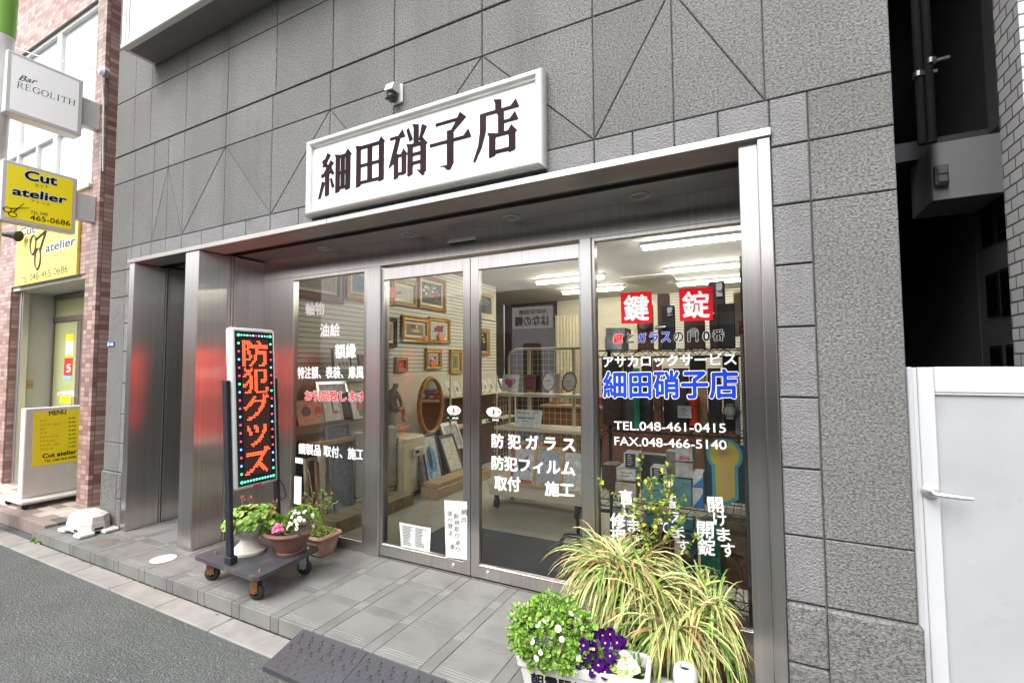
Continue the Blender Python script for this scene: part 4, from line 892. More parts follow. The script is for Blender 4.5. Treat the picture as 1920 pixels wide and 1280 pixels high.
mb = MB(); random.seed(8)
for k in range(46):
    x, y = random.uniform(-.62, -.08), random.uniform(-.12, .2); leaf(mb, (x, y, .004 + .0008 * k % .01), Vector((random.uniform(-1, 1), random.uniform(-1, 1), .06)).normalized(), random.uniform(.02, .06), .008, random.choice((0, 0, 1)), roll=0)
for k in range(40):
    x = random.uniform(-5.5, -1.2); leaf(mb, (x, CURB_Y - .012 - random.uniform(0, .02), -CURB_H + .004), Vector((random.uniform(-1, 1), random.uniform(-.4, .4), .1)).normalized(), random.uniform(.012, .03), .010, random.choice((0, 1)), roll=0)
tag(mb.build('leaf_litter', [M['leaf_dry'], M['stem']], None), 'dry brown leaf scraps on the paving and along the kerb', 'leaf litter', kind='stuff')
mb = MB(); wp_ = Vector((-5.93, -.36, -CURB_H))
for k in range(60): leaf(mb, wp_ + Vector((random.uniform(-.06, .08), random.uniform(-.03, .01), 0)), rdir(.2), random.uniform(.02, .05), .012, random.choice((0, 1)))
solo(mb, 'weed', [M['leaf_moss'], M['leaf_bright']], 'small green weed growing in the kerb corner by the white block', 'weed', wp_)
# ================================================================== BRICK BUILDING ON THE LEFT
random.seed(31)
M['brick'] = bricks('brick_tile', (.55, .375, .335), (.27, .125, .108), (.15, .13, .12), .105, .052, .0035, 'auto', .35, 0.0, .4)
M['sky_pane'] = mat('sky_pale_glass', (.64, .68, .71), .06, spec=.7, var=.06, vscale=1.2)  # pale base colour paints in the white sky these windows reflect
M['bronze'] = mat('bronze_alu', (.22, .17, .15), .4, .6)
brk = thing('brick_building', 'pinkish brown tiled building with white windows and a recessed salon doorway', 'building', (-8.5, .15, 0))
BY, BX = .15, -6.335
ox0, ox1, oz0, oz1 = -8.62, -6.59, .03, 2.56
wx0, wx1, wz0, wz1 = -9.6, -6.545, 3.56, 5.72
mb = MB()
mb.box(-14, ox0, BY, 1.4, 0, oz1); mb.box(ox1, BX, BY, 9, 0, wz0); mb.box(-14, ox1, BY, 1.4, oz1, wz0); mb.box(-14, wx0, BY, 1.4, wz0, wz1); mb.box(wx1, BX, BY, 9, wz0, wz1); mb.box(-14, BX, BY, 9, wz1, 9)
mb.build('tiled_wall', M['brick'], brk)
mb = MB(); mb.box(-14, ox1, 1.6, 9, 0, wz1); mb.build('inner_block', M['lobby'], brk)
mb = MB()
for b in ((wx0, wx1, wz0, wz0 + .06), (wx0, wx1, wz1 - .05, wz1), (wx0, wx1, 4.36, 4.44)): mb.box(b[0], b[1], BY + .03, BY + .10, b[2], b[3], c=.004)
for a in (wx0, wx1 - .05, -7.66, -8.75): mb.box(a, a + .06 if a != -7.66 else a + .11, BY + .028, BY + .102, wz0 + .06, wz1 - .05, c=.004)
mb.box(-8.15, -8.11, BY + .03, BY + .1, wz0 + .06, 4.36)
mb.box(wx0, wx1 + .02, BY - .03, BY + .03, wz0 - .04, wz0)
wf = mb.build('window', M['white_metal'], brk)
mb = MB(); mb.box(wx0, wx1, BY + .07, BY + .08, wz0, wz1); mb.build('pane', M['sky_pane'], wf)
# doorway
mb = MB(); mb.box(ox0, ox1, BY + .02, 1.15, oz1 - .05, oz1 + .02); mb.build('doorway_ceiling', mat('pale_grey', (.5, .5, .49), .6), brk)
M['corr'] = mat('corrugated_grey', (.46, .46, .46), .5, .2, var=.1, vscale=30, stretch=(20, 20, .3))
YD2 = .56; sdx = ox0 + .052
mb = MB(); mb.box(ox0, ox0 + .05, BY + .16, YD2 + .2, 0, oz1 - .05); mb.build('side_panel', M['corr'], brk)
mb = MB(); mb.box(ox0, ox0 + .06, BY + .08, BY + .15, 0, oz1 - .05, c=.004); mb.box(ox0 + .08, ox0 + .11, BY + .09, BY + .15, 0, oz1 - .05); mb.build('shutter_rail', M['alu'], brk)
mb = MB(); d0, d1 = sdx, ox1; xs_ = [PY(q, 640, YD2).x for q in (91, 99, 143, 150)]
for b in ((d0, xs_[1], .04, oz1 - .06), (xs_[2], xs_[3], .04, 2.13), (xs_[3] + .02, xs_[3] + .08, .04, 2.13), (d0, d1, 2.13, 2.2), (d0, d1, oz1 - .12, oz1 - .06), (d0, d1, .04, .18)): mb.box(b[0], b[1], YD2, YD2 + .05, b[2], b[3], c=.004)
dd = mb.build('salon_door', M['bronze'], brk)
mb = MB(); mb.box(d0 + .02, d1, YD2 + .02, YD2 + .026, .1, oz1 - .08); mb.build('pane', mat('green_blind', (.40, .43, .20), .25, var=.15, vscale=40, stretch=(.1, .1, 30)), dd)
mb = MB(); hx = xs_[2] + .02; mb.tube([(hx, YD2, .95), (hx, YD2 - .03, .97), (hx, YD2 - .03, 1.13), (hx, YD2, 1.15)], .01, 6); mb.build('handle', M['alu'], dd)
mb = MB(); yk_ = YD2 + .018
for k, (x0_, x1_, t0, t1, mi) in enumerate(((124, 137, 627, 640, 0), (124, 136.5, 640, 665, 2), (123, 136, 665, 671, 0), (121, 135, 671, 704, 1), (118, 134, 704, 712, 3), (113, 137, 742, 756, 0))):
    a_, b_ = PY(x0_, t0, yk_), PY(x1_, t1, yk_); mb.box(a_.x, b_.x, yk_ - .001 * (k + 1) * .3, yk_ + .0015, b_.z, a_.z, mi)
letter(mb, '5', *T(((125, 698), (132, 696), (125, 684)), yk_ - .004), 2, bold=.03); letter(mb, 'AM 9:00-PM7:00', *T(((107, 742), (139, 740), (107, 734)), yk_ - .004), 2, bold=.02)
mb.build('door_stickers', [M['yellow'], M['red'], M['vinyl'], mat('sky_blue', (.2, .5, .8), .5)], dd)
mb = MB(); c0, c1 = PXX(51, 712, ox0 + .054), PXX(62, 728, ox0 + .054); mb.box(ox0 + .05, ox0 + .056, c0.y, c1.y, c1.z, c0.z); mb.build('notice_card', M['wood'], brk)
# brick step
M['step_a'] = mat('step_tile', (.24, .19, .17), .6, var=.2, vscale=6); M['step_b'] = mat('step_tile_pale', (.42, .38, .34), .6, var=.2, vscale=6)
mb = MB(); sy0 = -.305; r = 0; y = sy0
while y < 1.0:
    x = -5.975 - .2 * (r % 2)
    while x > -13:
        mb.box(max(x - .197, -13), x, y, y + .097, .0 if r else -.09, .028 + random.uniform(-.001, .001), random.choice((0, 1)) if r else 0, c=.002); x -= .2
    y += .1; r += 1
mb.box(-13, -5.977, sy0 + .004, 1.1, -.12, .024, 2)
struct(mb, 'brick_pavement', [M['step_a'], M['step_b'], M['grout']])
# wall board of the salon
wbd = thing('wall_sign', 'flat yellow salon board with scissors fixed to the tiles above the doorway', 'sign', (-7.57, .13, 2.55))
bx0_, bx1_ = -8.41, -6.735; YB = .118
mb = MB(); mb.box(bx0_, bx1_, .12, .149, 2.552, 3.42, c=.003); mb.build('board', M['yellow_pale'], wbd)
mb = MB()
def B(q): return T(q, YB)
letter(mb, 'TEL', *B(((41, 531.5), (52, 528), (41, 521))), mi=0); letter(mb, '048-465-0686', *B(((55, 527), (126.5, 510), (55, 514))), mi=0)
letter(mb, 'atelier', *B(((85.6, 473), (141, 459), (86.5, 457.5))), mi=0, bold=.03, outline=(.08, 1)); letter(mb, 'アトリエ', *B(((99.6, 484.5), (122, 479), (100, 476))), mi=0)
letter(mb, 'Cut', *B(((37, 443), (66, 436), (37.5, 429))), mi=0, bold=.03, outline=(.08, 1)); letter(mb, 'カット', *B(((44, 456), (57, 453), (44.5, 448))), mi=0)
for (cx, cy, rx, rz) in ((62.5, 459, .08, .12), (71, 485, .08, .13)):
    p = PY(cx, cy, YB); mb.tube([(p.x + rx * cos(a), YB, p.z + rz * sin(a)) for a in [2 * pi * k / 24 for k in range(25)]], .012, 6, 0)
a, b = PY(68, 449, YB), PY(92, 428, YB); mb.tube([a, b], .014, 5, 0); a, b = PY(75, 472, YB), PY(88, 430, YB); mb.tube([a, b], .014, 5, 0)
mb.build('lettering', [M['inkgrey'], M['vinyl']], wbd)
# projecting signs
def proj(name, lab, x, th, y0, y1, z0, z1, face, br):
    t = thing(name, lab, 'sign', (x - th / 2, y1, z0)); mb = MB()
    mb.box(x - th, x, y0, y1, z0, z1, c=.006); mb.build('cabinet', M['white_metal'], t)
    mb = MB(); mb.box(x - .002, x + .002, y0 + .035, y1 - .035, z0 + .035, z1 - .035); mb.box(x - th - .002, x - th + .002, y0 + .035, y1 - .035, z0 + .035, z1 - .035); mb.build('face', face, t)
    mb = MB(); mb.box(x - th * .5 - .05, x - th * .5 + .05, y1 + .001, .149, br[0], br[1], c=.004); mb.build('bracket', M['white_metal'], t)
    return t
M['sign_glow'] = mat('sign_acrylic_glow', (.84, .84, .84), .3, emit=.10)  # faint emission added to brighten the face; no lamp known inside
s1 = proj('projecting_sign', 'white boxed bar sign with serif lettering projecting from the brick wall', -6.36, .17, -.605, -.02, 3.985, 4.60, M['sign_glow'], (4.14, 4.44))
s2 = proj('projecting_sign', 'yellow boxed salon sign with scissors projecting below the white bar sign', -6.40, .12, -.588, -.02, 2.93, 3.53, mat('yellow_glow', (.86, .73, .015), .4, emit=.07), (3.10, 3.39))  # yellow face also brightened by a little added emission
def Xp(q, x): return [PXX(p[0], p[1], x) for p in q]
mb = MB(); X1 = -6.3575
letter(mb, 'Bar', *Xp(((35, 150), (70, 159), (36, 140)), X1), shear=.35, bold=.012)
# REGOLITH in drawn roman capitals with serifs
RG = {}
def sv(x, w_=14): return [[(x - w_ / 2, 0), (x + w_ / 2, 0), (x + w_ / 2, 100), (x - w_ / 2, 100)], [(x - w_ - 3, 0), (x + w_ + 3, 0), (x + w_ + 3, 5), (x - w_ - 3, 5)], [(x - w_ - 3, 95), (x + w_ + 3, 95), (x + w_ + 3, 100), (x - w_ - 3, 100)]]
def hb(x0, x1, y, t=6): return [[(x0, y - t / 2), (x1, y - t / 2), (x1, y + t / 2), (x0, y + t / 2)]]
def arc(cx, cy, rx, ry, a0, a1, w0=13, w1=5, n=14):
    out = []
    for k in range(n):
        def pt(k, e): a = RAD(a0 + (a1 - a0) * k / n); wd = w1 + (w0 - w1) * abs(cos(a)); return (cx + (rx - (wd if e else 0)) * cos(a), cy + (ry - (wd if e else 0)) * sin(a))
        out.append([pt(k, 0), pt(k + 1, 0), pt(k + 1, 1), pt(k, 1)])
    return out
RG['R'] = sv(18) + arc(40, 74, 36, 26, -90, 90) + hb(18, 40, 97) + hb(18, 40, 51) + [[(40, 50), (52, 50), (94, 0), (76, 0)]]
RG['E'] = sv(20) + hb(20, 80, 97) + hb(20, 66, 52) + hb(20, 84, 3) + [[(74, 97), (80, 97), (80, 78), (77, 78)], [(78, 3), (84, 3), (87, 24), (83, 24)], [(62, 40), (66, 40), (66, 64), (62, 64)]]
RG['G'] = arc(52, 50, 48, 52, 40, 320) + [[(76, 8), (90, 8), (90, 44), (76, 44)]] + hb(64, 100, 42, 5) + [[(84, 72), (89, 72), (90, 98), (86, 96)]]
RG['O'] = arc(50, 50, 48, 52, 0, 360, n=24)
RG['L'] = sv(22) + hb(22, 84, 3) + [[(78, 3), (84, 3), (88, 28), (83, 28)]]
RG['I'] = sv(50); RG['T'] = sv(50) + hb(6, 94, 97) + [[(6, 97), (11, 97), (9, 74), (4, 74)], [(89, 97), (94, 97), (96, 74), (91, 74)]]
RG['H'] = sv(18) + sv(82) + hb(18, 82, 51)
BL, BR, TL = Xp(((31, 164), (141, 199.5), (32.5, 152.5)), X1); adv = [('R', .86), ('E', .8), ('G', 1), ('O', 1), ('L', .8), ('I', .48), ('T', .9), ('H', 1)]
tot = sum(a for _, a in adv) + .09 * 7; u = 0
for chx, a in adv:
    U_ = (BR - BL) / tot; o = BL + U_ * u; 
    for k, pl in enumerate(RG[chx]):
        sc = a if chx != 'I' else 1.0; off = 0 if chx != 'I' else -.26
        mb.add([o + U_ * ((p / 100 * sc) + off) + (TL - BL) * (q / 100) + Vector((.0002 * k / 4, 0, 0)) for p, q in pl], [tuple(range(len(pl)))])
    u += a + .09
mb.build('lettering', mat('sign_green_ink', (.05, .08, .085), .5), s1)
mb = MB(); X2 = -6.397
for s, q, bo, ol in (('Cut', ((47, 336), (106, 348), (48, 319)), .03, (.075, 1)), ('atelier', ((23.5, 364.5), (123.6, 382), (25, 350)), .03, (.075, 1)), ('カット', ((65, 351), (91, 354), (65.5, 344)), 0, None), ('アトリエ', ((57, 379.5), (94, 386), (57.5, 374)), 0, None), ('TEL 048', ((57, 401), (89, 405), (57.5, 395)), 0, None), ('465-0686', ((56.4, 412), (131, 423.5), (57, 402.5)), .012, None)):
    letter(mb, s, *Xp(q, X2), bold=bo, outline=ol)
for (cx, cy) in ((13.5, 393), (23.5, 402)):
    p = PXX(cx, cy, X2); mb.tube([(X2, p.y + .028 * cos(a), p.z + .024 * sin(a)) for a in [2 * pi * k / 16 for k in range(17)]], .004, 5)
mb.tube([PXX(18, 391, X2), PXX(55, 390, X2)], [.006, .002], 5); mb.tube([PXX(26, 397, X2), PXX(45, 381, X2)], [.006, .002], 5)
mb.build('lettering', [M['vblack'], M['vinyl']], s2)
# gooseneck lamp over the board, wire and insulator, pole
p = PY(26, 440, .02)
lampt = thing('sign_lamp', 'black gooseneck lamp aimed at the yellow wall board', 'lamp', (p.x - .3, .15, p.z))
mb = MB(); mb.tube([(p.x - .45, .15, p.z + .05), (p.x - .4, -.05, p.z + .06), (p.x - .2, -.12, p.z + .03), (p.x - .05, -.02, p.z)], .012, 6); mb.tube([(p.x - .06, -.02, p.z), (p.x + .02, .03, p.z - .01), (p.x + .05, .05, p.z - .02)], [.03, .05, .07], 12); mb.build('arm_and_shade', M['black'], lampt)
p = PY(192, 134, .10); q = PY(-40, 64, -.3)
wr = thing('overhead_wire', 'thin white service wire running to an insulator on the brick wall', 'wire', p)
mb = MB(); mb.tube([p, p.lerp(q, .5) + Vector((0, 0, -.05)), q], .007, 6); mb.build('wire', M['white_plastic'], wr); mb = MB(); mb.tube([p + Vector((0, .05, 0)), p, p + Vector((0, -.03, .0))], [.05, .06, .035], 12); mb.tube([p + Vector((0, 0, -.05)), p + Vector((-.02, .03, -.3)), p + Vector((0, .04, -1.1))], .008, 6); mb.build('insulator', M['white_metal'], wr)
pe = PY(11, 50, -.62); pz = PY(8, 62, -.62).z
pole = thing('utility_pole', 'white street pole with a green upper band at the left edge', 'pole', (pe.x - .11, -.62, -.1))
mb = MB(); mb.cyl((pe.x - .40, -.62, -.1), (pe.x - .13, -.62, pz), .105, 24); mb.build('pole', M['white_metal'], pole, smooth=40)
mb = MB(); mb.cyl((pe.x - .13, -.62, pz), (pe.x + .05, -.62, 9), .108, 24); mb.build('green_band', mat('pole_green', (.20, .42, .06), .5), pole, smooth=40)
# menu stand
MX = -6.95
tl, bl, tr = PXX(48, 766, MX), PXX(56, 942, MX), PXX(168, 754, MX)
mn = thing('menu_stand', 'white wheeled menu stand with yellow price panel in the salon doorway', 'sign stand', (MX, .0, .03))
y0, y1, z0, z1 = tl.y, tr.y, .12, tl.z
mb = MB(); mb.box(MX - .12, MX, y0, y1, z0, z1, c=.012, seg=2); mb.build('cabinet', M['white_plastic'], mn)
mb = MB(); mb.box(MX - .38, MX + .16, y0 - .05, y1 + .05, .085, .118, c=.008); mb.build('base', M['white_plastic'], mn)
for (wx_, wy_) in ((MX + .1, y0), (MX - .32, y0), (MX + .1, y1 - .02), (MX - .32, y1 - .02)):
    mb = MB(); mb.cyl((wx_ - .015, wy_, .057), (wx_ + .015, wy_, .057), .028, 14); mb.build('wheel', M['rubber'], mn)
p0, p1 = PXX(64, 773, MX), PXX(67, 874, MX)
mb = MB(); mb.box(MX - .001, MX + .003, p0.y, y1 - .012, p1.z, p0.z); mb.build('price_panel', M['yellow'], mn)
mb = MB(); XM = MX + .0045
letter(mb, 'MENU', *Xp(((92, 779), (124, 775.5), (92, 770.5)), XM), bold=.02); letter(mb, 'Cut atelier', *Xp(((80, 859), (143.5, 849.5), (80, 851)), XM), bold=.03); letter(mb, 'TEL 048-465-0686', *Xp(((83, 867), (143, 857.5), (83, 862.5)), XM), bold=.01)
rows = ['カット', 'シャンプー・カット', 'カラー', 'パーマ', 'ストレートパーマ', 'トリートメント', 'シャンプー・ブロー', 'フェイシャル']
for k, s in enumerate(rows):
    yy = 787 + k * 7.6; letter(mb, s, *Xp(((75, yy + 4), (75 + 4.2 * len(s), yy + 3.2 - .4 * len(s) * .5), (75, yy)), XM)); letter(mb, '¥%d,%d00' % (2 + k % 5, 5 + k % 4), *Xp(((128, yy - 1), (142, yy - 2.6), (128, yy - 4.6)), XM))
mb.build('lettering', M['vblack'], mn)
p = PZ(4, 900, .03)
fp = thing('flower_pot', 'small white pot of flowers at the far left edge by the tiles', 'potted plant', (p.x, p.y, .028))
mb = MB(); mb.lathe([(.001, 0), (.07, 0), (.095, .15), (.1, .16), (.085, .16), (.001, .14)], (p.x, p.y, .028), 20); mb.build('pot', M['white_plastic'], fp, smooth=40)
mb = MB()
for k in range(160):
    d = rdir(-.1); leaf(mb, Vector((p.x, p.y, .24)) + d * .1, d, .04, .025, random.choice((0, 0, 1, 2)))
mb.build('foliage', [M['leaf_mid'], M['leaf_dark'], M['petal_pink']], fp)
# ================================================================== RIGHT SIDE: gate, alley, neighbour
random.seed(41)
M['gate'] = mat('gate_alu', (.52, .53, .55), .42, .15, var=.05, vscale=3, stretch=(1, 1, .2))
M['gate_sheet'] = mat('gate_sheet', (.46, .475, .50), .35, .35, var=.07, vscale=2.5, spots=((.36, .36, .36), 7, .58, .85))
gt = thing('gate', 'white aluminium gate with lever handle closing the alley right of the shop', 'gate', (.95, .06, -.05))
gx0, gx1, gt_z = .535, 1.75, 1.487
mb = MB(); mb.box(gx0, gx0 + .018, .05, .12, -.06, gt_z, c=.003); mb.box(gx0 + .019, gx0 + .033, .06, .11, -.06, gt_z - .002); mb.build('gate_post', M['gate'], gt)
mb = MB(); mb.box(gx0 + .034, gx0 + .085, .055, .10, 0.0, gt_z - .001, c=.003); mb.box(gx0 + .086, gx1, .058, .10, gt_z - .098, gt_z, c=.003); mb.box(gx0 + .086, gx1, .062, .10, gt_z - .106, gt_z - .098); mb.box(gx0 + .086, gx1, .058, .1, 0, .1, c=.003); mb.box(gx1 - .05, gx1, .057, .1, 0.1, gt_z - .1, c=.003); mb.build('gate_frame', M['gate'], gt)
mb = MB(); mb.box(gx0 + .085, gx1 - .05, .072, .085, .1, gt_z - .098); mb.build('sheet', M['gate_sheet'], gt)
p = PY(1743, 920, .054); q = PY(1806, 930, .02)
mb = MB(); mb.tube([(p.x, .056, p.z), (p.x, .046, p.z), (p.x, .042, p.z)], [.026, .026, .018], 20); mb.tube([(p.x, .05, p.z), (p.x, .012, p.z - .001), (p.x + .012, .004, p.z - .002), (p.x + .09, .006, p.z - .006), (p.x + .112, .008, p.z - .006)], [.011, .010, .0095, .008, .006], 10); mb.build('handle', M['alu'], gt, smooth=50)
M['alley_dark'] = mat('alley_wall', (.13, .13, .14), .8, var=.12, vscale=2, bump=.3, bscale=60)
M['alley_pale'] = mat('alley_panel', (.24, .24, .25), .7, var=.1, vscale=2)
M['tile_pale'] = bricks('pale_tile', (.52, .52, .52), (.44, .44, .45), (.10, .10, .10), .108, .055, .0045, 'auto', .35, 0.5, .4)
nb = thing('tiled_building', 'neighbouring building with a pale tiled corner and dark alley wall right of the shop', 'building', (2.2, .3, 0))
mb = MB(); mb.box(1.0, 3.6, .27, .48, -.1, 9); mb.build('tiled_corner', M['tile_pale'], nb)
mb = MB(); mb.box(1.03, 3.6, .262, .268, 1.6, 9); mb.build('front_panel', M['white_metal'], nb)
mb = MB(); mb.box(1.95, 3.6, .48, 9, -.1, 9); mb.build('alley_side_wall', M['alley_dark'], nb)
mb = MB()
for (z0, z1) in ((3.55, 5.2), (5.215, 9)): mb.box(1.93, 1.949, .5, 3.3, z0, z1)
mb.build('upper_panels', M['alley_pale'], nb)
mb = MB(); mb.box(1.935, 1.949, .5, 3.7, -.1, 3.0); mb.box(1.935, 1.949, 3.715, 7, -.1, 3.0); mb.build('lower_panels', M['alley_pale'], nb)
wn0 = None
for (a, b, c0, c1) in ((1840, 1866, 380, 460), (1868, 1894, 357, 450), (1850, 1874, 512, 592), (1877, 1902, 500, 590), (1858, 1880, 648, 705), (1888, 1908, 645, 705)):
    u, v = PXX(a, (c0 + c1) / 2, 1.93), PXX(b, (c0 + c1) / 2, 1.93); zt_, zb_ = PXX((a + b) / 2, c0, 1.93).z, PXX((a + b) / 2, c1, 1.93).z
    mb = MB(); mb.box(1.925, 1.934, u.y, v.y, zb_, zt_, c=.002); f = mb.build('small_window', M['black'], nb)
    mb = MB(); mb.box(1.921, 1.9245, min(u.y, v.y) + .03, max(u.y, v.y) - .03, zb_ + .03, zt_ - .03); mb.build('pane', mat('dark_pane', (.012, .012, .014), .15), f)
mb = MB(); mb.prism([(4.6, 0), (4.9, 0), (4.9, .8), (4.75, .95), (4.6, .8)], 1.92, 1.934, ax='x'); mb.build('vent_hatch', M['black'], nb)
mb = MB(); mb.box(.5, 3.6, 8, 8.2, -.1, 9); mb.build('added_end_wall', M['alley_dark'], nb)  # unseen end wall, added so light enters only from the front
mb = MB(); mb.box(.53, 1.949, 2.0, 8, 6.6, 6.8); mb.build('added_shade_slab', M['alley_dark'], nb)  # made-up slab overhead, added to keep skylight out of the alley
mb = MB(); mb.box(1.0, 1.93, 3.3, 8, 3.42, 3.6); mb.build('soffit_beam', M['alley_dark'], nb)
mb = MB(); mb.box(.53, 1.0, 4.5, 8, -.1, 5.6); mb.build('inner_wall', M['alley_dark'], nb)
p0, p1 = PY(1744, 281, 3.0), PY(1874, 372, 3.0)
bxx = thing('metal_duct', 'grey sheet metal duct box with a junction box high in the alley', 'duct', (p0.x, 3.0, p1.z))
mb = MB(); mb.box(p0.x, 1.92, 3.0, 3.6, p1.z + .05, p0.z + .05, c=.004); mb.box(1.80, 1.803, 2.998, 3.0, p1.z + .05, p0.z + .05); mb.build('duct', mat('duct_grey', (.62, .62, .64), .5, .1), bxx)
a, b = PY(1751, 312, 2.96), PY(1779, 346, 2.96); mb = MB(); mb.box(a.x, b.x, 2.94, 2.998, b.z, a.z, c=.008); mb.box(a.x + .015, b.x - .01, 2.925, 2.94, b.z + .02, (a.z + b.z) / 2 - .005, c=.004); mb.box(a.x + .015, b.x - .01, 2.925, 2.94, (a.z + b.z) / 2 + .005, a.z - .02, c=.004); mb.build('junction_box', mat('jbox', (.30, .30, .29), .5), bxx)
pt = PY(1725, 120, 2.6)
pip = thing('drain_pipe', 'pair of black drain pipes strapped to the wall deep in the alley', 'pipe', (1.3, 2.6, 2.9))
mb = MB()
for px_ in (1722, 1741): t_ = PY(px_, 130, 2.6); mb.cyl((t_.x, 2.6, 3.3), (t_.x, 2.6, 6.5), .03, 14)
mb.build('pipe', mat('pipe_black', (.02, .02, .02), .85), pip, smooth=50)
mb = MB()
for px_, py_ in ((1722, 145), (1745, 120)): t_ = PY(px_, py_, 2.6); mb.cyl((t_.x, 2.6, t_.z), (t_.x, 2.6, t_.z + .04), .039, 14); mb.box(t_.x + .03, t_.x + .12, 2.59, 2.61, t_.z + .01, t_.z + .03)
mb.build('pipe_clamp', M['zinc'], pip)
# ================================================================== ACROSS THE STREET (seen as reflections in glass and steel)
op = thing('street_building', 'pale shop building across the street, mirrored faintly in the glass', 'building', (-3, -8.5, -.1))
M['op_wall'] = mat('op_wall', (.50, .48, .46), .7, var=.1, vscale=.8); M['op_dark'] = mat('op_dark', (.03, .03, .035), .15)
mb = MB(); mb.box(-12, 6, -14, -8.6, -.1, 3.7); mb.build('wall', M['op_wall'], op)
mb = MB()
for k in range(7):
    x = -11 + k * 2.4; mb.box(x, x + 1.5, -8.6, -8.57, 2.75, 3.3)
mb.build('window', M['op_dark'], op)
mb = MB()
for k in range(6):
    x = -11.4 + k * 2.9; mb.box(x, x + 2.65, -8.6, -8.57, -.1, 2.45)
mb.build('shopfront', M['op_dark'], op)
# mirrored signboard: real signboard across the street, its reflection lands in the right-hand door
def mirror(px, py, yg, yt):
    p = PY(px, py, yg); d = p - CAM; t = (yt - yg) / (-d.y); return p + Vector((d.x, -d.y, d.z)) * t
a = mirror(960, 577, .627, -8.5); b = mirror(1036, 614, .627, -8.5)
x0, x1 = min(a.x, b.x), max(a.x, b.x); z0, z1 = min(a.z, b.z), max(a.z, b.z)
sb = thing('tavern_sign', 'white tavern signboard across the street, reflected in the right door', 'sign', ((x0 + x1) / 2, -8.5, z0))
mb = MB(); mb.box(x0, x1, -8.56, -8.5, z0, z1, c=.01); mb.build('board', mat('tavern_white_glow', (.85, .85, .85), .5, emit=.75), sb)  # emission added so the shaded board reflects brighter in the door
mb = MB(); hh = z1 - z0; ww = x1 - x0
def rt(s, u0, u1, v0, v1, mi, bo):  # faces +y, so it runs from +x to -x for a reader in front of it
    vs, fs = tmesh(s); ax = min(v[0] for v in vs); bx = max(v[0] for v in vs); ay = min(v[1] for v in vs); by_ = max(v[1] for v in vs)
    for k in range(9):
        dx, dy = (bo * cos(k * pi / 4), bo * sin(k * pi / 4)) if k < 8 else (0, 0)
        mb.add([(x1 - ww * (u0 + (u1 - u0) * ((v[0] + dx - ax) / (bx - ax))), -8.498 + k * 2e-4, z0 + hh * (v0 + (v1 - v0) * ((v[1] + dy - ay) / (by_ - ay)))) for v in vs], fs, mi)
rt('海鮮居酒屋', .12, .82, .66, .86, 1, .02); rt('はなの舞', .10, .92, .12, .58, 0, .03)
mb.build('lettering', [M['vblack'], M['gold']], sb)
mb = MB(); mb.box(x0 - .02, x1 + .05, -8.56, -8.52, z0 - 1.9, z0 - .03); mb.build('white_surround', mat('glow_surround', (.75, .78, .85), .5, emit=.35), sb)  # surround glows by added emission, with no lamp behind it
mb = MB(); mb.box(x0 + .35, x1 - .35, -8.52, -8.5, z0 - 1.9, z0 - .42); mb.build('dark_entrance', M['op_dark'], sb)
# ================================================================== INSIDE THE SHOP
random.seed(51)
CZ = 2.95; XL = -4.2
M['floor'] = mat('shop_floor', (.42, .415, .335), .3, var=.2, vscale=1.5); M['ceil'] = mat('shop_ceiling', (.50, .49, .45), .8, var=.03)
M['iwall'] = mat('inner_wall', (.62, .58, .46), .7, var=.04)
M['slat'] = bricks('slat_wall', (.68, .65, .56), (.66, .63, .54), (.10, .09, .075), 60.0, .055, .0045, 'yz', .5, 0.0, .5)
M['slatx'] = bricks('slat_wall_back', (.66, .63, .54), (.64, .61, .52), (.12, .10, .08), 60.0, .055, .004, 'xz', .5, 0.0, .5)
mb = MB(); mb.box(XL, .09, .70, 7.6, -.05, -.001); struct(mb, 'floor', M['floor'])
mb = MB(); mb.box(-5.25, .09, .70, 7.6, CZ, CZ + .05); struct(mb, 'ceiling', M['ceil'])
mb = MB(); mb.box(XL - .03, XL, .70, 5.25, 1.38, CZ, 0); mb.box(XL - .03, XL + .004, .70, 5.25, 0, 1.38, 1); struct(mb, 'wall_left', [M['slat'], M['iwall']])
mb = MB(); mb.box(-5.25, XL - .03, 5.2, 5.25, 0, CZ); struct(mb, 'wall_corner', M['iwall'])
mb = MB(); mb.box(-3.9, -1.55, 7.55, 7.6, 0, CZ, 1); mb.box(-5.25, -3.9, 7.55, 7.6, 0, CZ, 2); mb.box(-1.55, .09, 7.55, 7.6, 0, CZ, 0); struct(mb, 'wall_back', [M['slatx'], M['iwall'], mat('brown_wall', (.06, .045, .035), .7)])
M['tube'] = mat('tube_light', (1.0, .95, .82), .5, emit=29.0)
fl = None
for (x0, y0, lab) in ((-1.16, 3.35, 'bright ceiling strip light nearest the lock window'), (-1.16, 4.98, 'second bright ceiling strip light behind the lock window'), (-1.16, 6.25, 'farthest bright strip light at the upper right of the lock window'), (-3.25, 3.35, 'bright strip light over the wall of paintings'), (-3.25, 4.92, 'bright strip light seen at the top of the right door'), (-3.25, 6.15, 'bright strip light low at the back, seen through the right door')):
    if fl is None:
        fl = thing('strip_light', lab, 'ceiling light', (x0, y0, CZ), 'fluorescent strip lights on the shop ceiling')
        mb = MB(); mb.box(x0, x0 + 1.2, y0 - .05, y0 + .05, CZ - .035, CZ - .001); mb.build('batten', M['white_metal'], fl)
        mb = MB(); mb.cyl((x0 + .03, y0, CZ - .06), (x0 + 1.17, y0, CZ - .06), .022, 12); mb.build('tube', M['tube'], fl)
    else:
        o = copy_tree(fl); o.location = (x0, y0, CZ); o['label'] = lab
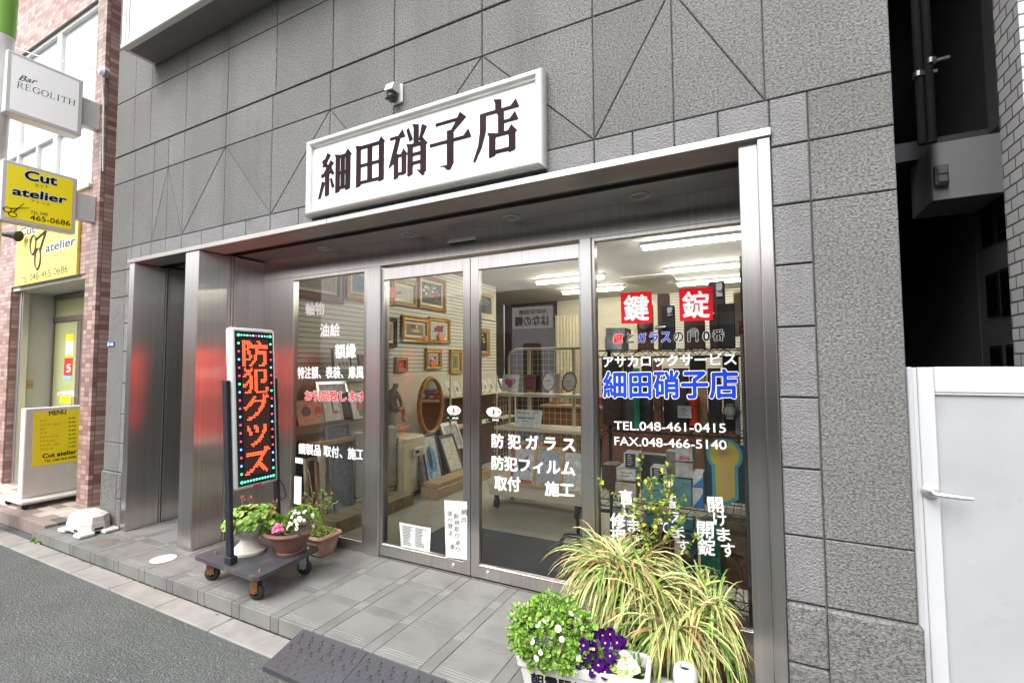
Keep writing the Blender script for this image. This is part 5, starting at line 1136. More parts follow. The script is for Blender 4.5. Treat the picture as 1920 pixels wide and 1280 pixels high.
mb = MB(); p = PZ(1215, 520, CZ); mb.box(-1.9, -1.1, 5.3, 6.0, CZ - .03, CZ - .001, c=.01); mb.box(-1.8, -1.2, 5.36, 5.40, CZ - .034, CZ - .03, 1); solo(mb, 'air_conditioner', [M['ceil'], M['black']], 'flat square cassette air conditioner in the shop ceiling', 'air conditioner', (-1.5, 5.6, CZ))
# paintings on the slat wall -------------------------------------------------------
acol = {}
def ac(c):
    k = tuple(round(v, 2) for v in c)
    if k not in acol: acol[k] = mat('paint_%d' % len(acol), c, .6, var=.3, vscale=25)
    return acol[k]
def picture(lab, tl, br, fw, fm, lw_, lm, bgc, blobs, tag_at=None, x=XL + .045, name='framed_painting', group='paintings on the slat wall', depth=.045):
    a, b = PXX(tl[0], tl[1], x), PXX(br[0], br[1], x); y0, y1, z0, z1 = a.y, b.y, b.z, a.z
    t = thing(name, lab, 'painting', (XL, (y0 + y1) / 2, z0), group); mb = MB()
    def ring(o, h): return [(x - depth * (1 - h), y0 + o, z0 + o), (x - depth * (1 - h), y1 - o, z0 + o), (x - depth * (1 - h), y1 - o, z1 - o), (x - depth * (1 - h), y0 + o, z1 - o)]
    loft(mb, [ring(0, 0), ring(0, .8), ring(fw * .2, 1), ring(fw * .45, .75), ring(fw * .7, .85), ring(fw, .35)], cap=False); mb.build('frame', M[fm] if isinstance(fm, str) else fm, t)
    mb = MB(); loft(mb, [ring(fw - .002, .34), ring(fw + lw_, .22)], cap=False); mb.build('liner', M[lm], t)
    o = fw + lw_ - .002; mats = [ac(bgc)]; mb = MB(); mb.add(ring(o, .2), [(0, 1, 2, 3)])
    U, V = y1 - y0 - 2 * o, z1 - z0 - 2 * o; xx = x - depth * .8
    for k, (u, v, ru, rv, c, n) in enumerate(blobs):
        m = ac(c)
        if m not in mats: mats.append(m)
        for j in range(n):
            uu, vv = (u, v) if n == 1 else (u + random.uniform(-1, 1) * ru, v + random.uniform(-1, 1) * rv); q = 1 if n == 1 else .28
            uu = min(max(uu, .03), .97); vv = min(max(vv, .03), .97); ra = min(ru * q, uu, 1 - uu); rb_ = min(rv * q, vv, 1 - vv)
            mb.add([(xx + .0006 * (k + 1) + .00002 * j, y0 + o + U * (uu + ra * cos(2 * pi * i / 9) * random.uniform(.75, 1)), z0 + o + V * (vv + rb_ * sin(2 * pi * i / 9) * random.uniform(.75, 1))) for i in range(9)], [tuple(range(9))], mats.index(m))
    mb.build('canvas', mats, t)
    if tag_at:
        u, v, s = tag_at; mb = MB(); cy, cz = y0 + (y1 - y0) * u, z0 + (z1 - z0) * v; mb.box(x + .002, x + .004, cy, cy + s, cz, cz + s * .8); mb.build('price_tag', M['orange'], t)
    return t
picture('wide dusky landscape painting in a red-brown frame, top left in the left window', (548, 462), (647, 570), .09, 'wood_red', .03, 'cream', (.28, .24, .22), [(.5, .25, .5, .2, (.22, .2, .1), 1), (.75, .75, .2, .2, (.6, .55, .5), 1)])
picture('blue seascape painting in an ornate gold frame behind the left mullion', (652, 474), (741, 575), .085, 'gold', .025, 'cream', (.10, .20, .27), [(.5, .75, .45, .2, (.30, .36, .36), 1), (.5, .2, .45, .12, (.06, .14, .22), 1)])
picture('fruit still life in a pale wood frame with a large orange tag', (721, 515), (784, 578), .06, 'gold_pale', .04, 'cream', (.45, .44, .38), [(.42, .42, .07, .08, (.3, .05, .05), 1), (.5, .5, .08, .11, (.28, .03, .05), 1), (.62, .4, .08, .09, (.55, .42, .08), 1), (.3, .38, .04, .05, (.25, .08, .1), 1)], (.06, .22, .17))
picture('dark flower bouquet painting in a brown frame, upper right of the left door', (787, 512), (838, 586), .06, 'gold', .035, 'cream', (.06, .06, .035), [(.4, .6, .3, .25, (.75, .7, .6), 14), (.6, .5, .25, .25, (.5, .06, .05), 12), (.5, .6, .3, .3, (.12, .2, .06), 10)])
picture('yellow and white blossom painting in a dark frame at the left door edge', (696, 590), (746, 651), .055, 'wood_dark', .03, 'cream', (.30, .26, .08), [(.5, .7, .4, .25, (.7, .5, .03), 16), (.5, .3, .3, .18, (.8, .78, .7), 9)], (.1, .06, .12))
picture('yellow cart painting in a heavy carved gold frame', (756, 590), (806, 644), .075, 'gold', .03, 'cream', (.22, .20, .15), [(.45, .75, .2, .25, (.2, .07, .04), 1), (.55, .42, .27, .15, (.75, .52, .02), 1), (.6, .8, .08, .18, (.5, .5, .45), 1), (.5, .15, .45, .1, (.1, .1, .08), 1)], (.78, .1, .09))
picture('round red tree painting in a carved gold frame right of the yellow cart', (806, 593), (846, 645), .06, 'gold', .03, 'cream', (.42, .5, .47), [(.5, .6, .33, .28, (.22, .02, .04), 1), (.5, .25, .12, .1, (.05, .12, .4), 1), (.5, .62, .3, .25, (.3, .03, .05), 12)], (.4, .1, .13))
picture('small tan hanging panel with a red and white figure', (744, 669), (766, 697), .05, 'wood', .005, 'wood', (.45, .08, .05), [(.4, .4, .2, .2, (.75, .7, .65), 6)])
picture('small village house painting in a wide gold frame with an orange tag', (801, 652), (830, 692), .075, 'gold', .02, 'cream', (.35, .36, .38), [(.5, .5, .3, .2, (.7, .68, .62), 1), (.3, .3, .25, .15, (.08, .07, .06), 1), (.7, .6, .2, .2, (.1, .09, .08), 1)], (.25, .12, .12))
picture('narrow upright green figure painting in a gold frame', (846, 655), (868, 700), .06, 'gold', .03, 'gold_pale', (.18, .2, .1), [(.5, .5, .14, .36, (.07, .09, .05), 1)])
picture('dark landscape in a wide cream frame at the left edge of the right door', (890, 538), (930, 602), .09, 'cream', .02, 'gold_pale', (.08, .10, .11), [(.5, .7, .45, .25, (.16, .18, .2), 1), (.4, .25, .3, .12, (.09, .10, .05), 1)])
picture('yellow flower painting on black in an ornate gold frame below the dark landscape', (886, 612), (920, 666), .06, 'gold', .01, 'gold_pale', (.02, .02, .02), [(.5, .6, .35, .25, (.6, .5, .03), 10), (.5, .3, .08, .12, (.5, .4, .1), 1)])
# standing and leaning frames, shelf at the left window ---------------------------
shz = .80
sh = thing('display_shelf', 'wooden display shelf along the left wall with grey panel front', 'shelf', (-3.95, 1.4, 0))
mb = MB(); mb.box(XL + .006, -3.62, .82, 2.0, shz - .045, shz, c=.004); mb.build('shelf_board', M['wood'], sh)
mb = MB(); mb.box(-3.68, -3.64, 1.86, 1.92, 0.13, shz - .046); mb.box(-3.68, -3.64, .84, .90, .13, shz - .046); mb.build('leg', M['cream'], sh)
mb = MB(); mb.box(XL + .006, -4.12, .82, 2.0, 0.13, shz - .046); mb.build('back_panel', mat('blue_grey', (.12, .135, .17), .6, var=.15, vscale=3), sh)
mb = MB()
for k in range(6): mb.box(XL + .006, -3.34, .76 + k * .18, .76 + k * .18 + .175, .03, .125, c=.003)
mb.box(-3.38, -3.34, .76, 1.84, 0, .029); solo(mb, 'wooden_platform', mat('old_boards', (.28, .24, .17), .6, var=.3, vscale=5, stretch=(1, 6, 1)), 'low platform of weathered boards along the left wall', 'platform', (-3.6, 1.4, 0))
def slab(name, lab, cat, pxr, x, th, fm, facec, group, tilt=.12, fw=.02, blobs=(), lean_to=-1):
    """framed panel leaning back towards the left wall; pxr = (left, top, right, bottom)"""
    a, b = PXX(pxr[0], pxr[1], x), PXX(pxr[2], pxr[3], x); y0, y1, z0, z1 = a.y, b.y, b.z, a.z
    if y1 < y0: y0, y1 = y1, y0
    t = thing(name, lab, cat, (x, (y0 + y1) / 2, z0), group); mb = MB(); f = lambda p: (p[0] - (p[2] - z0) * tilt, p[1], p[2])
    for q in ((y0, y0 + fw, z0, z1), (y1 - fw, y1, z0, z1), (y0 + fw, y1 - fw, z0, z0 + fw), (y0 + fw, y1 - fw, z1 - fw, z1)): mb.box(x - th, x, q[0], q[1], q[2], q[3])
    mb.v = [f(p) for p in mb.v]; mb.build('frame', M[fm] if isinstance(fm, str) else fm, t); mb = MB(); mats = [ac(facec)]
    mb.box(x - th * .8, x - th * .3, y0 + fw, y1 - fw, z0 + fw, z1 - fw)
    for k, (u, v, ru, rv, c) in enumerate(blobs):
        m = ac(c)
        if m not in mats: mats.append(m)
        mb.add([(x - th * .3 + .001 + .0004 * k, y0 + (y1 - y0) * (u + ru * cos(i * pi / 5)), z0 + (z1 - z0) * (v + rv * sin(i * pi / 5))) for i in range(10)], [tuple(range(10))], mats.index(m))
    mb.v = [f(p) for p in mb.v]; mb.build('picture', mats, t); return t
G1 = 'frames standing on the window shelf'
slab('picture_frame', 'white matted print in a thin black frame standing above the shelf', 'frame', (627, 652, 660, 694), -4.0, .03, 'black', (.62, .62, .58), G1, .12, .012, [(.35, .3, .10, .1, (.5, .12, .06)), (.55, .32, .1, .1, (.2, .3, .08)), (.75, .3, .1, .1, (.5, .2, .08))])
slab('picture_frame', 'dark wooden frame half hidden by the left mullion', 'frame', (676, 665, 712, 708), -3.95, .03, 'wood_dark', (.12, .07, .05), G1, .1, .02)
slab('picture_frame', 'grey silver empty frame lying at the back of the shelf', 'frame', (600, 716, 657, 752), -4.0, .03, 'alu', (.5, .5, .5), G1, .3, .03)
slab('picture_frame', 'orange wood frame with pale print beside the grey frame', 'frame', (660, 715, 712, 760), -4.0, .03, 'wood', (.6, .5, .32), G1, .3, .03)
mk = slab('mask_board', 'tan board with two small painted masks at the left of the shelf', 'board', (561, 752, 612, 792), -3.75, .025, 'wood', (.50, .36, .21), G1, .25, .01, [(.35, .55, .17, .22, (.06, .05, .12)), (.78, .5, .15, .24, (.55, .05, .03)), (.78, .36, .08, .05, (.7, .55, .3))])
slab('picture_frame', 'white print with black brushwork leaning next to the mask board', 'frame', (612, 738, 645, 786), -3.75, .025, 'cream', (.74, .74, .72), G1, .25, .008, [(.5, .55, .05, .3, (.1, .1, .12)), (.6, .3, .2, .06, (.5, .1, .1))])
slab('picture_frame', 'black framed white print standing edge-on in the shelf', 'frame', (647, 738, 668, 784), -3.78, .03, 'black', (.66, .66, .64), G1, .3, .02)
slab('picture_frame', 'black framed print of red flowers at the right end of the shelf', 'frame', (663, 735, 700, 784), -3.72, .03, 'black', (.74, .72, .68), G1, .3, .015, [(.5, .45, .2, .2, (.55, .08, .05)), (.6, .6, .1, .1, (.5, .2, .1)), (.5, .25, .15, .12, (.12, .25, .08))])
G2 = 'frames leaning below the window shelf'
slab('picture_frame', 'pale wooden frame leaning upright under the shelf, leftmost of the low ones', 'frame', (578, 862, 600, 945), -3.66, .03, 'cream', (.30, .28, .22), G2, .1, .025)
slab('picture_frame', 'brown edged double mat frame leaning under the shelf', 'frame', (598, 868, 624, 938), -3.62, .03, 'wood', (.50, .47, .40), G2, .1, .015, [(.5, .5, .3, .36, (.25, .25, .22))])
slab('glass_panel', 'blue-grey sheet panel leaning under the shelf behind the rose', 'panel', (624, 800, 664, 948), -3.60, .03, mat('panel_edge', (.25, .27, .30), .4), (.17, .20, .26), G2, .1, .012)
# safes
M['safe_grey'] = mat('safe_grey', (.42, .43, .40), .4, var=.05); M['safe_ivory'] = mat('safe_ivory', (.76, .70, .52), .4, var=.04)
def safe(lab, x, y0, y1, z0, z1, xb, m, pad):
    t = thing('safe', lab, 'safe', ((x + xb) / 2, (y0 + y1) / 2, z0 - .04), 'safes on the shop floor'); mb = MB()
    mb.box(xb, x - .03, y0, y1, z0, z1, c=.012, seg=2); mb.build('body', M[m], t); mb = MB(); mb.box(x - .028, x, y0 + .012, y1 - .012, z0 + .012, z1 - .012, c=.006); d = mb.build('door', M[m], t)
    yc, zc = y0 + (y1 - y0) * pad[0], z0 + (z1 - z0) * pad[1]; mb = MB(); mb.box(x, x + .03, yc - .09, yc + .09, zc - .05, zc + .05, 0, c=.008); mb.box(x + .03, x + .033, yc - .075, yc - .01, zc - .012, zc + .022, 1)
    for i in range(3):
        for j in range(3): mb.box(x + .03, x + .034, yc + .01 + .022 * i, yc + .026 + .022 * i, zc - .035 + .022 * j, zc - .02 + .022 * j, 2)
    mb.build('keypad', [M['ivory'] if m == 'safe_ivory' else M['inkgrey'], M['black'], M['paper']], d)
    mb = MB(); mb.tube([(x, yc + .03, zc - .15), (x + .02, yc + .03, zc - .15)], .025, 12); mb.build('keyhole', M['wood_dark'], d)
    mb = MB(); mb.box(xb + .02, x - .02, y0 + .02, y1 - .02, z0 - .04, z0 - .001); mb.build('base', M['wood_red'] if m == 'safe_ivory' else M['white_metal'], t); return t
a, b = PXX(757, 860, -3.52), PXX(798, 870, -3.52)
safe('cream electronic safe on the shop floor seen through the left door', -3.52, a.y, b.y, .05, PXX(776, 818, -3.52).z, -3.95, 'safe_ivory', (.62, .72))
a2 = PXX(745, 860, -3.60); safe('taller grey safe beside the cream safe, partly behind the left mullion', -3.60, a2.y - .62, a2.y, .17, PXX(720, 802, -3.60).z, -4.1, 'safe_grey', (.55, .66))
st_z = PXX(720, 802, -3.60).z
# clay statue of a bending figure (one continuous skinned body)
def skin_figure(name, joints, edges, m, parent, sub_=2, org=None):
    me = bpy.data.meshes.new(name); o0 = Vector(org); me.from_pydata([tuple(Vector(j[0]) - o0) for j in joints], edges, [])
    o = bpy.data.objects.new(name, me); COL.objects.link(o); o.modifiers.new('s', 'SKIN'); 
    for i, j in enumerate(joints):
        sv_ = me.skin_vertices[0].data[i]; sv_.radius = (j[1], j[1] * (j[2] if len(j) > 2 else 1)); sv_.use_root = (i == 0)
    ss = o.modifiers.new('u', 'SUBSURF'); ss.levels = sub_; ss.render_levels = sub_
    dg = bpy.context.evaluated_depsgraph_get(); dg.update(); m2 = bpy.data.meshes.new_from_object(o.evaluated_get(dg)); bpy.data.objects.remove(o)
    m2.materials.clear(); m2.materials.append(m); m2.shade_smooth(); r = bpy.data.objects.new(name, m2); COL.objects.link(r); r.parent = parent; r['_org'] = tuple(org); return r
sc_ = PXX(735, 790, -3.75); sb0 = Vector((-3.78, sc_.y, st_z)); k_ = .62
st = thing('statue', 'small clay statue of a seated bowed figure on the grey safe', 'statue', sb0)
J = lambda x, y, z: sb0 + Vector((x, y, z)) * k_
mb = MB(); mb.lathe([(.001, 0), (.14 * k_, 0), (.13 * k_, .08 * k_), (.11 * k_, .20 * k_), (.06 * k_, .24 * k_), (.001, .25 * k_)], sb0, 18); mb.build('rock_seat', mat('clay', (.27, .23, .18), .85, var=.15, vscale=30, bump=.5, bscale=60), st, smooth=50)
joints = [(J(0, 0, .27), .095 * k_), (J(0, .02, .42), .085 * k_), (J(.02, .05, .56), .10 * k_), (J(.03, .08, .64), .045 * k_), (J(.04, .11, .70), .062 * k_), (J(.04, .115, .765), .058 * k_),
          (J(.14, .04, .57), .042 * k_), (J(.17, .10, .42), .034 * k_), (J(.10, .19, .33), .028 * k_), (J(.08, .23, .30), .028 * k_), (J(-.10, .05, .57), .042 * k_), (J(-.12, .13, .43), .034 * k_), (J(-.05, .2, .34), .028 * k_),
          (J(.09, .10, .26), .06 * k_), (J(.10, .27, .28), .048 * k_), (J(.10, .25, .08), .036 * k_), (J(.10, .31, .02), .028 * k_), (J(-.08, .10, .26), .06 * k_), (J(-.08, .26, .25), .048 * k_), (J(-.08, .22, .06), .036 * k_), (J(-.08, .28, .02), .028 * k_)]
skin_figure('figure', joints, [(0, 1), (1, 2), (2, 3), (3, 4), (4, 5), (2, 6), (6, 7), (7, 8), (8, 9), (2, 10), (10, 11), (11, 12), (0, 13), (13, 14), (14, 15), (15, 16), (0, 17), (17, 18), (18, 19), (19, 20)], mat('clay_body', (.30, .26, .20), .85, var=.12, vscale=25, bump=.4, bscale=50), st, org=sb0)
# oval mirror on stand
c = PXX(808, 760, -3.7); ry, rz = (PXX(832, 760, -3.7).y - PXX(785, 760, -3.7).y) / 2, (PXX(808, 704, -3.7).z - PXX(808, 815, -3.7).z) / 2
ov = thing('oval_mirror', 'tall oval mirror in an orange-brown wooden frame standing on the floor cabinet', 'mirror', (c.x, c.y, c.z - rz)); mb = MB()
mb.tube([(c.x - .0, c.y + (ry - .03) * cos(a), c.z + (rz - .03) * sin(a)) for a in [2 * pi * k / 40 for k in range(41)]], .03, 8); mb.build('frame', mat('mirror_wood', (.42, .18, .06), .35, var=.2, vscale=10), ov, smooth=60)
mb = MB(); mb.add([(c.x, c.y + (ry - .03) * cos(a), c.z + (rz - .03) * sin(a)) for a in [2 * pi * k / 40 for k in range(40)]], [tuple(range(40))]); mb.build('mirror_glass', mat('mirror', (.6, .6, .55), .05, 1.0), ov)
# card shelf, leaning frames by the back left
cs = thing('card_rack', 'white card rack shelf along the left wall behind the oval mirror', 'rack', (-3.9, 4.0, 0)); mb = MB()
mb.box(XL + .006, -3.72, 3.1, 5.1, 1.06, 1.09); mb.box(XL + .006, -3.72, 3.1, 5.1, .62, .65); mb.build('shelf', M['cream'], cs); mb = MB(); mb.box(XL + .006, -3.74, 3.1, 5.1, .0, .62); mb.box(XL + .006, -3.9, 3.1, 5.1, .65, 1.06); mb.build('cabinet', M['wood_dark'], cs)
for k in range(4): mb = MB(); yy = 3.1 + k * .66; mb.tube([(-3.73, yy, 0), (-3.73, yy, 1.35)], .012, 6); mb.build('upright', M['cream'], cs)
for k in range(9):
    yy = 3.16 + k * .2; t = thing('greeting_card', 'white card standing in a row on the card rack behind the oval mirror', 'card', (-3.85, yy, 1.09), 'cards on the rack'); mb = MB()
    mb.add([(-3.80, yy, 1.091), (-3.80, yy + .13, 1.091), (-3.88, yy + .13, 1.29), (-3.88, yy, 1.29), (-3.805, yy, 1.091), (-3.805, yy + .13, 1.091), (-3.885, yy + .13, 1.29), (-3.885, yy, 1.29)], [(0, 1, 2, 3), (7, 6, 5, 4), (0, 4, 5, 1), (1, 5, 6, 2), (2, 6, 7, 3), (3, 7, 4, 0)]); mb.build('card', M['paper'], t)
    mb = MB(); mb.add([(-3.818, yy + .03, 1.14), (-3.818, yy + .09, 1.14), (-3.842, yy + .09, 1.2), (-3.842, yy + .03, 1.2)], [(0, 1, 2, 3)]); mb.build('print', ac(random.choice(((.3, .12, .08), (.1, .2, .08), (.25, .2, .1), (.1, .1, .2)))), t)
G3 = 'framed prints leaning on the floor by the card rack'
slab('picture_frame', 'blue whale print in a dark frame leaning at the end of the card rack', 'frame', (803, 819, 834, 908), -3.45, .04, 'inkgrey', (.66, .68, .68), G3, .22, .02, [(.5, .45, .3, .35, (.16, .38, .58)), (.45, .55, .12, .22, (.03, .07, .13)), (.6, .2, .2, .1, (.5, .62, .7))])
slab('picture_frame', 'grey board edge leaning between the cream safe and the whale print', 'frame', (797, 826, 808, 920), -3.42, .04, 'inkgrey', (.2, .2, .18), G3, .22, .02)
slab('picture_frame', 'dark framed pale print lying back at the right of the whale print', 'frame', (845, 820, 872, 880), -3.45, .04, 'inkgrey', (.62, .60, .5), G3, .4, .03)
slab('picture_frame', 'silver frame leaning at the top of the low stack by the door stile', 'frame', (842, 795, 872, 838), -3.6, .04, 'alu', (.45, .45, .42), G3, .4, .04)
mb = MB(); a = PXX(822, 900, -3.2); mb.box(-3.45, -3.2, a.y, a.y + 1.2, .0, .12, c=.006); mb.box(-3.43, -3.22, a.y + .02, a.y + 1.1, .121, .17, c=.004); solo(mb, 'wooden_plinth', M['wood'], 'stacked pale wooden beams on the floor at the foot of the frames', 'plinth', (-3.3, a.y + .6, 0))
# gondola rack in the middle -------------------------------------------------------
RY0, RY1 = 2.15, 2.55; RX0, RX1 = -2.53, -1.53
gr = thing('display_rack', 'cream wheeled wire display rack behind the right door', 'rack', (-2.03, 2.35, 0))
M['rackm'] = mat('rack_cream', (.60, .54, .40), .4)
mb = MB(); mb.tube([(RX0, RY1, .2), (RX0, RY1, 1.60), (RX0 + .02, RY1, 1.66), (RX0 + .08, RY1, 1.69), (RX1 - .08, RY1, 1.69), (RX1 - .02, RY1, 1.66), (RX1, RY1, 1.60), (RX1, RY1, .2)], .016, 8); mb.build('tube_frame', M['rackm'], gr)
for x in (RX0 + .25, RX1 - .22): mb = MB(); mb.box(x, x + .03, RY1 - .03, RY1, .25, 1.68); mb.build('upright', M['rackm'], gr)
mb = MB()
for k in range(15): mb.box(RX0 + .03 + k * .0665, RX0 + .033 + k * .0665, RY1 + .002, RY1 + .005, .3, 1.68)
for k in range(21): mb.box(RX0, RX1, RY1 + .0055, RY1 + .0085, .32 + k * .066, .323 + k * .066)
for k in range(6): mb.box(RX0 + .002, RX0 + .005, RY0 + .04 + k * .066, RY0 + .043 + k * .066, .3, 1.15)
for k in range(13): mb.box(RX0 - .0025, RX0 + .0015, RY0, RY1, .32 + k * .066, .323 + k * .066)
mb.build('wire_grid', M['rackm'], gr)
for z, yy in ((1.20, RY0 + .1), (.85, RY0), ): mb = MB(); mb.box(RX0 + .02, RX1, yy, RY1 - .002, z - .03, z, c=.004); mb.build('shelf', M['rackm'], gr)
mb = MB(); mb.box(RX0 - .02, RX1 + .02, RY0 - .05, RY1 + .05, .14, .24, c=.005); mb.box(RX0 - .03, RX1 + .03, RY0 - .06, RY1, .24, .255); mb.build('base_deck', M['rackm'], gr)
for x in (RX0 + .05, RX1 - .05):
    for y in (RY0, RY1 - .02): mb = MB(); mb.cyl((x - .015, y, .05), (x + .015, y, .05), .05, 14); mb.box(x - .02, x + .02, y - .02, y + .02, .1, .14); mb.build('wheel', M['rubber'], gr)
def stand(name, lab, cat, pxr, y, th, fm, facec, group, fw=.02, tilt=.15, blobs=(), oval=False):
    """frame facing the street, leaning back; pxr = left, top, right, bottom"""
    a, b = PY(pxr[0], pxr[1], y), PY(pxr[2], pxr[3], y); x0, x1, z0, z1 = a.x, b.x, b.z, a.z
    t = thing(name, lab, cat, ((x0 + x1) / 2, y, z0), group); f = lambda p: (p[0], p[1] + (p[2] - z0) * tilt, p[2]); mb = MB(); mats = [ac(facec)]
    fmm = M[fm] if isinstance(fm, str) else fm
    if oval:
        cx, cz, rx, rz_ = (x0 + x1) / 2, (z0 + z1) / 2, (x1 - x0) / 2, (z1 - z0) / 2
        mb.tube([(cx + (rx - fw / 2) * cos(a_), y, cz + (rz_ - fw / 2) * sin(a_)) for a_ in [2 * pi * k / 28 for k in range(29)]], fw / 2, 8); mb.v = [f(p) for p in mb.v]; mb.build('frame', fmm, t, smooth=60)
        mb = MB(); mb.add([(cx + (rx - fw / 2) * cos(a_), y - .002, cz + (rz_ - fw / 2) * sin(a_)) for a_ in [2 * pi * k / 28 for k in range(28)]], [tuple(range(28))])
    else:
        for q in ((x0, x0 + fw, z0, z1), (x1 - fw, x1, z0, z1), (x0 + fw, x1 - fw, z0, z0 + fw), (x0 + fw, x1 - fw, z1 - fw, z1)): mb.box(q[0], q[1], y, y + th, q[2], q[3])
        mb.v = [f(p) for p in mb.v]; mb.build('frame', fmm, t); mb = MB(); mb.box(x0 + fw, x1 - fw, y + th * .3, y + th * .7, z0 + fw, z1 - fw)
    for k, (pl, c) in enumerate(blobs):
        m = ac(c)
        if m not in mats: mats.append(m)
        mb.add([(x0 + (x1 - x0) * u, y + (th * .3 if not oval else -.002) - .0012 - .0003 * k, z0 + (z1 - z0) * v) for u, v in pl], [tuple(range(len(pl)))], mats.index(m))
    mb.v = [f(p) for p in mb.v]; mb.build('picture', mats, t); return t
G4 = 'small frames on the display rack'
heart = [(.5 + .36 * (sin(a) ** 3), .52 + .34 * (13 * cos(a) - 5 * cos(2 * a) - 2 * cos(3 * a) - cos(4 * a)) / 16) for a in [2 * pi * k / 28 for k in range(28)]]
YR = RY0 + .18
stand('photo_frame', 'cream photo frame with a pink heart on the display rack', 'frame', (940, 702, 970, 734), YR, .02, 'cream', (.74, .70, .62), G4, .008, .2, [(heart, (.50, .10, .22))])
stand('photo_frame', 'red-brown frame with a purple window next to the heart frame', 'frame', (980, 702, 1003, 734), YR, .03, 'wood_red', (.12, .03, .04), G4, .03, .2, [([(.25, .25), (.75, .25), (.75, .75), (.25, .75)], (.30, .06, .14))])
stand('photo_frame', 'oval white portrait in a burgundy frame on the display rack', 'frame', (1015, 698, 1040, 733), YR, .02, mat('burgundy', (.08, .012, .02), .3), (.78, .70, .66), G4, .012, .2, [([(.3, .52), (.7, .54), (.7, .57), (.3, .55)], (.1, .08, .08))], True)
stand('photo_frame', 'oval cream portrait in a brown wooden frame at the right of the rack', 'frame', (1052, 697, 1081, 735), YR, .02, 'wood_red', (.74, .68, .58), G4, .016, .2, [([(.3, .52), (.7, .54), (.7, .56), (.3, .54)], (.2, .15, .12))], True)
stand('photo_frame', 'dark frame standing behind the red-brown frame', 'frame', (1000, 703, 1018, 732), YR + .06, .02, 'wood_dark', (.06, .03, .03), G4, .02, .1)
stand('photo_frame', 'pale print frame standing between the two oval portraits', 'frame', (1036, 700, 1050, 738), YR + .05, .02, 'cream', (.55, .42, .36), G4, .008, .1)
stand('price_card', 'white hand-written price card standing on the middle shelf of the rack', 'card', (963, 768, 1013, 806), RY0 + .12, .006, 'white', (.70, .71, .70), G4, .004, .3, [([(.1, .8), (.5, .8), (.5, .84), (.1, .84)], (.1, .1, .1)), ([(.1, .55), (.7, .55), (.7, .6), (.1, .6)], (.1, .1, .1)), ([(.3, .4), (.5, .4), (.5, .44), (.3, .44)], (.1, .1, .1))])
stand('white_box', 'flat white box lying on the middle shelf under the price card', 'box', (948, 803, 1025, 811), RY0 + .04, .14, 'paper', (.7, .7, .68), G4, .002, 0)
G5 = 'frames leaning on the rack base'
stand('picture_frame', 'red framed calligraphy print leaning on the rack base', 'frame', (955, 836, 1008, 908), RY0 + .05, .03, mat('red_wood', (.35, .07, .04), .4), (.60, .61, .60), G5, .03, .25, [([(.3, .3), (.5, .4), (.75, .3), (.5, .52), (.6, .75), (.42, .6), (.2, .55)], (.05, .05, .06))])
stand('picture_frame', 'gold and black framed grey print leaning in the middle of the rack base', 'frame', (996, 838, 1053, 918), RY0 + .01, .03, 'gold', (.42, .44, .46), G5, .03, .25)
stand('picture_frame', 'plain white board leaning at the right end of the rack base', 'frame', (1046, 850, 1088, 922), RY0 + .02, .02, 'cream', (.66, .66, .63), G5, .008, .25)
# behind the rack: counters, things at the back
ct = thing('counter', 'long brown counter at the back of the shop piled with stock', 'counter', (-1.6, 5.2, 0)); mb = MB(); mb.box(-3.0, -.2, 4.6, 5.2, 0, .85, c=.01); mb.build('body', M['wood_red'], ct); mb = MB(); mb.box(-3.03, -.17, 4.56, 5.24, .85, .89, c=.006); mb.build('top', M['wood'], ct)
cl = [(.35, .2, .12), (.5, .42, .3), (.12, .12, .14), (.55, .55, .5), (.3, .05, .05), (.1, .14, .25), (.4, .3, .18)]
for k in range(15):
    x = -2.95 + k * .185; h = random.uniform(.12, .42); mb = MB(); mb.box(x, x + random.uniform(.1, .16), 4.7 + random.uniform(0, .2), 5.05, .89, .89 + h, 0, c=.006); mb.box(x + .02, x + .08, 4.695, 4.699, .93, .89 + h * .6, 1)
    solo(mb, 'stock_box', [ac(cl[k % 7]), M['paper']], ['brown', 'tan', 'black', 'pale grey', 'dark red', 'navy', 'khaki'][k % 7] + ' stock box standing on the back counter', 'box', (x + .07, 4.9, .89), 'stock on the back counter')
cu = thing('curtain', 'cream pleated curtain hanging at the back right of the door view', 'curtain', (-3.5, 7.3, 1.0)); mb = MB(); N = 60
vs = [(-3.85 + .75 * i / N, 7.3 + .03 * sin(i * 1.1), z) for z in (.9, 2.6) for i in range(N + 1)]; mb.add(vs, [(i, i + 1, N + 2 + i, N + 1 + i) for i in range(N)]); mb.build('cloth', M['cream'], cu)
# lock window: black wire shelving with stock --------------------------------------
M['blk_wire'] = mat('black_wire', (.02, .02, .022), .35, .3)
ws = thing('wire_shelf', 'black wire shelving full of locks and boxes behind the right window', 'shelf', (-.5, 1.0, 0))
WX, WXR, WY0, WY1 = -.97, -.055, .80, 1.18
for x in (WX, WXR):
    for y in (WY0, WY1): mb = MB(); mb.cyl((x, y, 0), (x, y, 1.68), .0135, 10); mb.build('post', M['blk_wire'] if y > 1 or x < -.5 else mat('post_zinc', (.25, .25, .26), .35, .8), ws)
for z in (1.60, 1.065, .615, .12):
    mb = MB()
    for y in (WY0, WY1):
        mb.cyl((WX, y, z), (WXR, y, z), .004, 6); mb.cyl((WX, y, z - .045), (WXR, y, z - .045), .004, 6)
        n = 18; pts = [(WX + (WXR - WX) * k / n, y, z - (.045 if k % 2 else 0)) for k in range(n + 1)]; mb.tube(pts, .003, 5)
    for k in range(24): x = WX + (WXR - WX) * k / 23; mb.cyl((x, WY0, z + .004), (x, WY1, z + .004), .0025, 4)
    mb.build('wire_deck', M['blk_wire'], ws)
BXN = [0]
